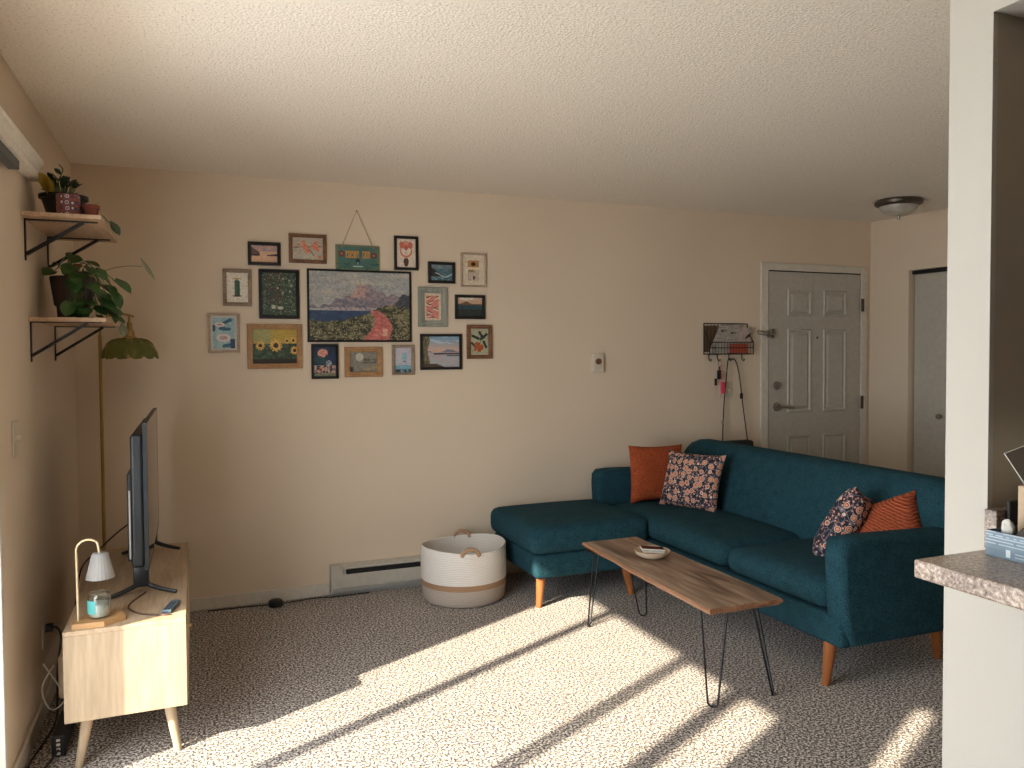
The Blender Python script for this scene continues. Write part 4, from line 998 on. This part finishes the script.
# pillows
def pillow(name, label, mat, center, size, thick, ex, ey, group, pinch=.07):
    """ex: in-plane right axis, ey: in-plane up axis (world)"""
    ex, ey = Vector(ex).normalized(), Vector(ey); ey = (ey-ex*ey.dot(ex)).normalized(); ez = ex.cross(ey)
    bm = B(); n = 18; top = {}; bot = {}
    for i in range(n+1):
        for j in range(n+1):
            u, v = -1+2*i/n, -1+2*j/n
            px_ = u*(1-pinch*(1-v*v)*abs(u)**2)*size[0]/2; py_ = v*(1-pinch*(1-u*u)*abs(v)**2)*size[1]/2
            t = thick/2*(max(0, (1-u**4))*max(0, (1-v**4)))**.55 + .002
            w = .004*noise.noise(Vector((u*3, v*3, center[0]*9)))
            top[i, j] = bm.verts.new((px_, py_, t+w)); 
            bot[i, j] = top[i, j] if i in (0, n) or j in (0, n) else bm.verts.new((px_, py_, -t+w))
    for i in range(n):
        for j in range(n):
            bm.faces.new((top[i, j], top[i+1, j], top[i+1, j+1], top[i, j+1]))
            try: bm.faces.new((bot[i, j+1], bot[i+1, j+1], bot[i+1, j], bot[i, j]))
            except ValueError: pass
    o = obj(name, bm, mat, smooth=70)
    M = Matrix((ex, ey, ez)).transposed().to_4x4(); M.translation = Vector(center); o.matrix_world = M
    return tag(o, label, 'pillow', group)
G = 'throw pillows on the teal sofa'
pillow('throw_pillow', 'rust orange knit pillow at the far end of the sofa against the wall side arm', M_rust, (2.80, 4.41, .640), (.42, .37), .10, (1, .03, -.03), (.02, .12, 1), G)
pillow('throw_pillow', 'navy floral pillow overlapping the orange pillow at the far end of the sofa', M_floral, (2.87, 4.115, .630), (.42, .36), .11, (.36, -.93, .0), (.30, .10, 1), G)
cr, cf = Vector((.927, -.375, 0)), Vector((.375, .927, 0))
UP = Vector((0, 0, 1))
pillow('throw_pillow', 'navy floral pillow leaning by the near arm of the sofa', M_floral, (2.92, 2.91, .575), (.32, .39), .15, cr*.19-UP*.10+cf*.20, cr*.227+UP*.317+cf*.02, G)
pillow('throw_pillow', 'rust orange ribbed pillow behind the near arm of the sofa', M_rib, (3.00, 2.76, .578), (.38, .32), .13, cr*.84+UP*.55-cf*.8, cr*.10+UP+cf*.8, G)

# ------------------------------------------------------------------ coffee table
TZ = .435
ct = thing('coffee_table', 'live edge wooden slab coffee table on black hairpin legs', 'coffee table', (2.03, 3.1, 0))
bm = B()
L0, L1 = 2.515, 3.68; nx, ny = 10, 44
def edge(y, s):
    t = (y-L0)/(L1-L0); base = (1.838+.038*t) if s < 0 else (2.195+.020*t)
    return base + .008*noise.noise(Vector((y*4, s*7, 0))) + .003*noise.noise(Vector((y*16, s*7, 3))) + (-.004 if s < 0 else .006)*math.sin(t*PI*1.4)
def slabpt(i, j, lvl):
    t = j/ny; s = i/nx; y = L0+(L1-L0)*t
    a, b = edge(y, -1), edge(y, 1); ins = {0: .004, 1: 0, 2: .016}[lvl]
    a += ins; b -= ins
    x = a+(b-a)*s
    if j in (0, ny): y += (.010*noise.noise(Vector((x*14, j, 2)))) + (ins if j == 0 else -ins)
    z = {0: TZ, 1: TZ-.010, 2: TZ-.028}[lvl] + (.0012*noise.noise(Vector((x*20, y*6, lvl))) if lvl == 0 else 0)
    return (x, y, z)
g0 = [[bm.verts.new(slabpt(i, j, 0)) for j in range(ny+1)] for i in range(nx+1)]
g2 = [[bm.verts.new(slabpt(i, j, 2)) for j in range(ny+1)] for i in range(nx+1)]
per = [(i, 0) for i in range(nx)]+[(nx, j) for j in range(ny)]+[(i, ny) for i in range(nx, 0, -1)]+[(0, j) for j in range(ny, 0, -1)]
g1 = {p: bm.verts.new(slabpt(p[0], p[1], 1)) for p in per}
for i in range(nx):
    for j in range(ny):
        bm.faces.new((g0[i][j], g0[i+1][j], g0[i+1][j+1], g0[i][j+1])); bm.faces.new((g2[i][j], g2[i][j+1], g2[i+1][j+1], g2[i+1][j]))
eb = B(); e0 = {p: eb.verts.new(g0[p[0]][p[1]].co) for p in per}; e1 = {p: eb.verts.new(g1[p].co) for p in per}; e2 = {p: eb.verts.new(g2[p[0]][p[1]].co) for p in per}
for k in range(len(per)):
    p, q = per[k], per[(k+1) % len(per)]
    eb.faces.new((e0[p], e1[p], e1[q], e0[q])); eb.faces.new((e1[p], e2[p], e2[q], e1[q]))
for v in list(g1.values()): bm.verts.remove(v)
tt = obj('tabletop', bm, M_slab, ct, smooth=35); le = obj('live_edge', eb, M_bark, tt, smooth=35); le['label'] = 'reddish bark edge'
zb = TZ-.0285
for (tx, ty, fx, fy_, d) in ((1.950, 2.64, 1.915, 2.60, (1, -1)), (2.14, 2.63, 2.215, 2.60, (1, 1)), (1.925, 3.60, 1.892, 3.625, (1, 1)), (2.15, 3.60, 2.235, 3.655, (1, -1))):
    d = Vector((d[0], d[1], 0)).normalized(); T = Vector((tx, ty, zb-.002)); F = Vector((fx, fy_, .006))
    bm = B()
    tube(bm, [T-d*.055, F-d*.020+Vector((0, 0, .012)), F-d*.010+Vector((0, 0, .001)), F+d*.010+Vector((0, 0, .001)), F+d*.020+Vector((0, 0, .012)), T+d*.055], .0045, 8)
    box(bm, tx-.05, tx+.05, ty-.05, ty+.05, zb-.003, zb+.001)
    obj('leg', bm, M_steel, ct, smooth=50)
# bowl with phone and cards
bx_, by_ = 2.055, 3.275; bz = TZ+.0015
bw = thing('woven_bowl', 'small shallow woven bowl standing on the coffee table', 'bowl', (bx_, by_, bz))
bm = B(); lathe(bm, [(0, bz), (.050, bz), (.078, bz+.016), (.087, bz+.034), (.083, bz+.035), (.072, bz+.020), (.042, bz+.006), (0, bz+.006)], bx_, by_, 40); obj('bowl', bm, M_wick, bw, smooth=40)
def slabobj(name, label, cat, cx, cy, cz, w, l, h, rz, tilt, mat, edge=None):
    X = Matrix.Translation((cx, cy, cz)) @ Matrix.Rotation(math.radians(rz), 4, 'Z') @ Matrix.Rotation(math.radians(tilt), 4, 'Y')
    bm = B(); box(bm, -w/2, w/2, -l/2, l/2, 0, h, .0015, 2, mat=X)
    t = thing(name, label, cat, (cx, cy, cz)); obj('body', bm, edge or mat, t)
    bm = B(); box(bm, -w/2+.002, w/2-.002, -l/2+.002, l/2-.002, h+.0001, h+.0006, mat=X); obj('face', bm, mat, t); return t
slabobj('card_stack', 'white card pack lying in the woven bowl under the dark phone', 'cards', bx_+.002, by_, bz+.026, .105, .062, .008, -20, 4, M_paper)
slabobj('phone', 'dark glossy phone with white edge lying on top in the woven bowl', 'phone', bx_+.004, by_+.004, bz+.036, .115, .062, .008, -20, 4, M_screen, M_paper)

# ------------------------------------------------------------------ wire wall rack, newspapers, keys, bag
rk = thing('wire_wall_rack', 'black wire basket rack with hooks on the wall left of the entry door', 'wall rack', (3.575, YB, 1.41))
RX0, RX1, RZ0, RZ1 = 3.385, 3.765, 1.415, 1.635; ry = YB-.075
bm = B(); r = .0035
for P in ([(RX0, YB-.006, RZ1), (RX1, YB-.006, RZ1)], [(RX0, YB-.006, RZ0), (RX0, YB-.006, RZ1)], [(RX1, YB-.006, RZ0), (RX1, YB-.006, RZ1)], [(RX0, YB-.006, RZ0), (RX1, YB-.006, RZ0)],
          [(RX0, ry, RZ0), (RX1, ry, RZ0)], [(RX0, ry, RZ0+.085), (RX1, ry, RZ0+.085)], [(RX0, ry, RZ0), (RX0, ry, RZ0+.085)], [(RX1, ry, RZ0), (RX1, ry, RZ0+.085)],
          [(RX0, ry, RZ0), (RX0, YB-.006, RZ0)], [(RX1, ry, RZ0), (RX1, YB-.006, RZ0)], [(RX0, ry, RZ0+.085), (RX0, YB-.006, RZ0+.17)], [(RX1, ry, RZ0+.085), (RX1, YB-.006, RZ0+.17)], [(RX0, ry, RZ0+.045), (RX1, ry, RZ0+.045)]): tube(bm, P, r, 6)
obj('rack_frame', bm, M_iron, rk)
bm = B()
for i in range(1, 15):
    x = RX0+(RX1-RX0)*i/15; tube(bm, [(x, YB-.006, RZ0+.0), (x, ry, RZ0), (x, ry, RZ0+.085)], .0016, 5)
for i in range(1, 5):
    x = RX0+i*.03; tube(bm, [(x, YB-.006, RZ0), (x, YB-.006, RZ1)], .0016, 5)
obj('wire_mesh', bm, M_iron, rk)
hooks = (3.425, 3.50, 3.60, 3.715)
for x in hooks:
    bm = B(); tube(bm, smooth_pts([(x, YB-.008, RZ0), (x, YB-.010, RZ0-.035), (x, YB-.03, RZ0-.05), (x, YB-.042, RZ0-.035)], 5), .003, 6); obj('hook', bm, M_iron, rk)
bm = B(); box(bm, 3.39, 3.50, YB-.005, YB-.002, 1.43, 1.62); obj('back_panel', bm, plain('dark brown board', (.10, .06, .03), .8), rk)
def a_news(u, v):
    c = rgb('b5ada2')
    if int(v*26) % 2 and h01(int(u*40), int(v*26), 6) > .25: c = rgb('918b85')
    if .74 < v < .82 and .15 < u < .4 and h01(int(u*50), 1) > .3: c = rgb('4a4644')
    if u > .5 and v > .45: c = rgb('b7a59c') if fbm(u, v, 3, 5) > .4 else rgb('9c928c')
    if u > .82 and .4 < v < .8 and abs(v-u*.9+.15) < .08: c = rgb('2c2422')
    return c
for (nm, lb, x0, sh, w, h, dy, fn) in (('newspaper', 'grey printed newspaper leaning to the right in the wire rack', 3.40, .11, .215, .205, .045, a_news), ('newspaper', 'pink tinged printed paper in front in the wire rack', 3.50, .08, .21, .185, .056, a_news)):
    bm = B(); clr = bm.loops.layers.float_color.new('paint'); nx, nz = 40, 40
    P = lambda u, v, o: (x0+w*u+sh*v, YB-dy+.022*v+o, RZ0+.006+h*v)
    g = [[bm.verts.new(P(i/nx, j/nz, 0)) for j in range(nz+1)] for i in range(nx+1)]
    k = [[bm.verts.new(P(i/nx, j/nz, .004)) for j in (0, nz)] for i in (0, nx)]
    for i in range(nx):
        for j in range(nz):
            f_ = bm.faces.new((g[i][j], g[i+1][j], g[i+1][j+1], g[i][j+1])); cc = (*lin(fn((i+.5)/nx, (j+.5)/nz)), 1)
            for l in f_.loops: l[clr] = cc
    pc = (*lin(rgb('b5ada2')), 1); fs = [bm.faces.new((k[0][0], k[0][1], k[1][1], k[1][0]))]
    fs += [bm.faces.new((g[0][0], k[0][0], k[1][0], g[nx][0])), bm.faces.new((g[0][nz], g[nx][nz], k[1][1], k[0][1])), bm.faces.new((g[0][0], g[0][nz], k[0][1], k[0][0])), bm.faces.new((g[nx][0], k[1][0], k[1][1], g[nx][nz]))]
    for f_ in fs:
        for l in f_.loops: l[clr] = pc
    tag(obj(nm, bm, M_art, base=(x0, YB-dy, RZ0), recalc=False), lb, 'newspaper', 'papers in the wire rack')
bm = B(); box(bm, 3.565, 3.715, YB-.071, YB-.064, RZ0+.006, RZ0+.073, .001); tag(obj('red_booklet', bm, M_redbox, base=(3.64, YB-.067, RZ0)), 'red brown booklet standing low in the front of the wire rack', 'booklet')
ks = thing('key_ring', 'bunch of dark keys with a pink tag hanging from a hook under the rack', 'keys', (3.50, YB-.04, 1.37))
bm = B(); tube(bm, [(3.50+.014*math.cos(t), YB-.038, 1.345+.022*math.sin(t)) for t in [i*PI/8 for i in range(17)]], .0025, 6); obj('carabiner', bm, M_nickel, ks)
bm = B(); box(bm, 3.478, 3.508, YB-.044, YB-.032, 1.235, 1.30, .004); box(bm, 3.455, 3.475, YB-.042, YB-.034, 1.19, 1.24, .003); box(bm, 3.49, 3.499, YB-.04, YB-.036, 1.29, 1.325); obj('keys', bm, M_iron, ks)
bm = B(); box(bm, 3.505, 3.540, YB-.048, YB-.038, 1.13, 1.215, .004); tube(bm, [(3.515, YB-.043, 1.21), (3.502, YB-.04, 1.325)], .002, 5); obj('pink_tag', bm, M_pink, ks)
bg = thing('crossbody_bag', 'black crossbody bag hanging by long straps from the rack down behind the sofa', 'bag', (3.62, YB-.06, .60))
bm = B(); tube(bm, smooth_pts([(3.515, YB-.05, .79), (3.535, YB-.04, 1.05), (3.560, YB-.04, 1.30), (3.575, YB-.035, 1.374), (3.60, YB-.032, 1.378), (3.635, YB-.035, 1.370), (3.665, YB-.04, 1.28), (3.70, YB-.04, 1.05), (3.735, YB-.05, .79)], 5), .0042, 6); obj('strap', bm, M_bag, bg)
bm = B(); box(bm, 3.675, 3.695, YB-.052, YB-.038, 1.09, 1.13, .002); obj('strap_buckle', bm, M_bag, bg)
bm = B(); softbox(bm, 3.50, 3.76, YB-.10, YB-.02, .56, .79, .02); obj('bag_body', bm, M_bag, bg, smooth=50)
bm = B(); tube(bm, [(3.515, YB-.05, .915), (3.515, YB-.05, .94)], .008, 8); obj('strap_ring', bm, M_nickel, bg)

# ------------------------------------------------------------------ counter with items
CZ1 = 1.034
cn = thing('bar_counter', 'brown speckled stone look bar counter on the pale half wall at right', 'counter', (1.45, 0, CZ1-.035))
bm = B()
box(bm, 1.284, 1.85, -1.6, PY0-.010, CZ1-.036, CZ1, .004, 2); obj('countertop', bm, M_granite, cn)
bm = B(); box(bm, 1.486, 1.85, PY0-.030, PY0-.003, CZ1, CZ1+.080, .002); obj('backsplash', bm, M_granite, cn)
# shallow blue box
def a_bluebox(u, v):
    c = mixc(rgb('5f7280'), rgb('748896'), fbm(u*2, v, 3, 6))
    if v > .45:
        k = (v-.45)/.55*5
        if (k % 1) > .62 and h01(int(u*60), int(k), 2) > .12 and u < .88: c = rgb('a6b2b9')
    if .10 < u < .125 and .10 < v < .38: c = rgb('c9d0d2')
    if .14 < u < .45 and (.12 < v < .18 or .26 < v < .31) and h01(int(u*90), int(v*9), 4) > .1: c = rgb('a9b4ba')
    return c
tb = thing('blue_tray_box', 'shallow grey blue printed cardboard box on the bar counter', 'box', (1.60, .92, CZ1))
u0, u1, v0, v1, zt = 1.440, 1.72, .66, 1.078, CZ1+.050
bm = B(); t_ = .003
box(bm, u0, u1, v0, v1, CZ1+.0005, CZ1+.004); box(bm, u0, u0+t_, v0, v1, CZ1, zt); box(bm, u1-t_, u1, v0, v1, CZ1, zt); box(bm, u0, u1, v0, v0+t_, CZ1, zt); box(bm, u0, u1, v1-t_, v1, CZ1, zt)
obj('tray', bm, plain('grey blue card', (.11, .16, .20), .6), tb)
bm = B(); clr = bm.loops.layers.float_color.new('paint'); nx, nz = 140, 24
g = [[bm.verts.new((u0-.0006, v1-(v1-v0)*i/nx, CZ1+.001+(zt-CZ1-.001)*j/nz)) for j in range(nz+1)] for i in range(nx+1)]
for i in range(nx):
    for j in range(nz):
        f_ = bm.faces.new((g[i][j], g[i+1][j], g[i+1][j+1], g[i][j+1])); cc = (*lin(a_bluebox((i+.5)/nx, (j+.5)/nz)), 1)
        for l in f_.loops: l[clr] = cc
obj('printed_side', bm, M_art, tb, recalc=False)
bm = B(); bmesh.ops.create_grid(bm, x_segments=26, y_segments=26, size=1)
for v in bm.verts:
    a, b = v.co.x, v.co.y; e = max(abs(a), abs(b))
    v.co = Vector((1.575+a*.115, .92+b*.125, CZ1+.035+.065*(1-e**3)+.028*noise.noise(Vector((a*2.2, b*2.2, 1)))*(1-e**4)+.008*noise.noise(Vector((a*6, b*6, 5)))))
r = bmesh.ops.extrude_face_region(bm, geom=bm.faces[:]); 
for v in [q for q in r['geom'] if isinstance(q, bmesh.types.BMVert)]: v.co.z = max(CZ1+.006, v.co.z-.03)
tag(obj('crumpled_cloth', bm, M_greycloth, base=(1.575, .92, CZ1), smooth=50), 'crumpled dark grey cloth lying in the blue box', 'cloth')
bm = B(); bmesh.ops.create_icosphere(bm, subdivisions=3, radius=.5)
for v in bm.verts:
    n_ = 1+.25*noise.noise(v.co*5); v.co = Vector((1.464+v.co.x*.018*n_, 1.050+v.co.y*.024*n_, CZ1+.055+v.co.z*.036*n_))
tag(obj('tissue', bm, M_paper, base=(1.464, 1.025, CZ1+.01), smooth=60), 'white crumpled tissue poking out at the corner of the blue box', 'tissue')
bm = B(); softbox(bm, 1.51, 1.83, 1.0795, 1.0885, CZ1+.001, CZ1+.10, .004); tag(obj('black_folder', bm, M_bag, base=(1.68, 1.08, CZ1), smooth=50), 'black flat pouch standing against the stone backsplash', 'pouch')
cbx = thing('open_carton', 'tan cardboard carton with a grey open flap at the right edge above the counter', 'box', (1.60, .99, CZ1))
bm = B()
x0, x1, y0, y1, z0_, z1_ = 1.505, 1.66, 1.044, 1.060, CZ1+.005, CZ1+.135
box(bm, x0, x1, y0, y1, z0_, z1_, .001); obj('carton_body', bm, M_card, cbx)
bm = B(); fl_ = [(1.515, 1.050, CZ1+.135), (1.66, 1.050, CZ1+.14), (1.70, 1.045, CZ1+.26), (1.432, 1.035, CZ1+.205)]
a = [bm.verts.new(p) for p in fl_]; b = [bm.verts.new((p[0], p[1]+.003, p[2])) for p in fl_]
for i in range(4): bm.faces.new((a[i], a[(i+1) % 4], b[(i+1) % 4], b[i]))
bm.faces.new(a); bm.faces.new(b[::-1]); obj('flap', bm, M_cardgrey, cbx)

# red shoe-like item behind the sofa's rear leg
bm = B(); softbox(bm, 3.24, 3.36, 2.86, 2.96, .001, .085, .03, .0); tag(obj('red_slipper', bm, plain('dark red felt', (.28, .02, .02), .9), base=(3.30, 2.91, 0), smooth=60), 'dark red slipper lying under the sofa by its rear leg', 'slipper')

# ------------------------------------------------------------------ light
az = (.8926, .4509); el = math.radians(32.3)
d = Vector((az[0]*math.cos(el), az[1]*math.cos(el), -math.sin(el)))
sl = bpy.data.lights.new('sun', 'SUN'); sl.energy = 10.0; sl.angle = math.radians(.9); sl.color = (1, .86, .68)
so_ = bpy.data.objects.new('sun', sl); C.objects.link(so_); so_.rotation_euler = d.to_track_quat('-Z', 'Y').to_euler(); so_.location = (-4, 0, 4)
pl = bpy.data.lights.new('door_portal', 'AREA'); pl.shape = 'RECTANGLE'; pl.size = SZ; pl.size_y = SY1-SY0; pl.energy = 1
pl.cycles.is_portal = True
po = bpy.data.objects.new('door_portal', pl); C.objects.link(po); po.location = (XL-.16, (SY0+SY1)/2, SZ/2); po.rotation_euler = (0, -PI/2, 0)
w = bpy.data.worlds.new('world'); SC.world = w; w.use_nodes = True
bgn = w.node_tree.nodes['Background']; bgn.inputs[0].default_value = (.90, .94, 1.0, 1); bgn.inputs[1].default_value = 6.0

# ------------------------------------------------------------------ camera
f, yaw, pit, rol, cy, hc = 787.04, .384110, .0296175, -.00539955, 375.4026, 1.437795
fw = Vector((math.sin(yaw)*math.cos(pit), math.cos(yaw)*math.cos(pit), -math.sin(pit)))
r = Vector((math.cos(yaw), -math.sin(yaw), 0)); u = r.cross(fw)
r2 = r*math.cos(rol)+u*math.sin(rol); u2 = -r*math.sin(rol)+u*math.cos(rol)
cam = bpy.data.cameras.new('camera'); cam.sensor_width = 36; cam.sensor_fit = 'HORIZONTAL'; cam.lens = f*36/1024
cam.shift_y = (cy-384)/1024; cam.clip_start = .02
co = bpy.data.objects.new('camera', cam); C.objects.link(co)
M = Matrix((r2, u2, -fw)).transposed().to_4x4(); M.translation = (0, 0, hc); co.matrix_world = M
SC.camera = co
vs = SC.view_settings; vs.view_transform = 'Standard'; vs.look = 'None'; vs.exposure = 0.90; vs.gamma = 1; vs.use_curve_mapping = False
SC.cycles.max_bounces = 12; SC.cycles.diffuse_bounces = 8; SC.cycles.transparent_max_bounces = 12
SC.cycles.caustics_reflective = False; SC.cycles.caustics_refractive = False; SC.cycles.sample_clamp_indirect = 4
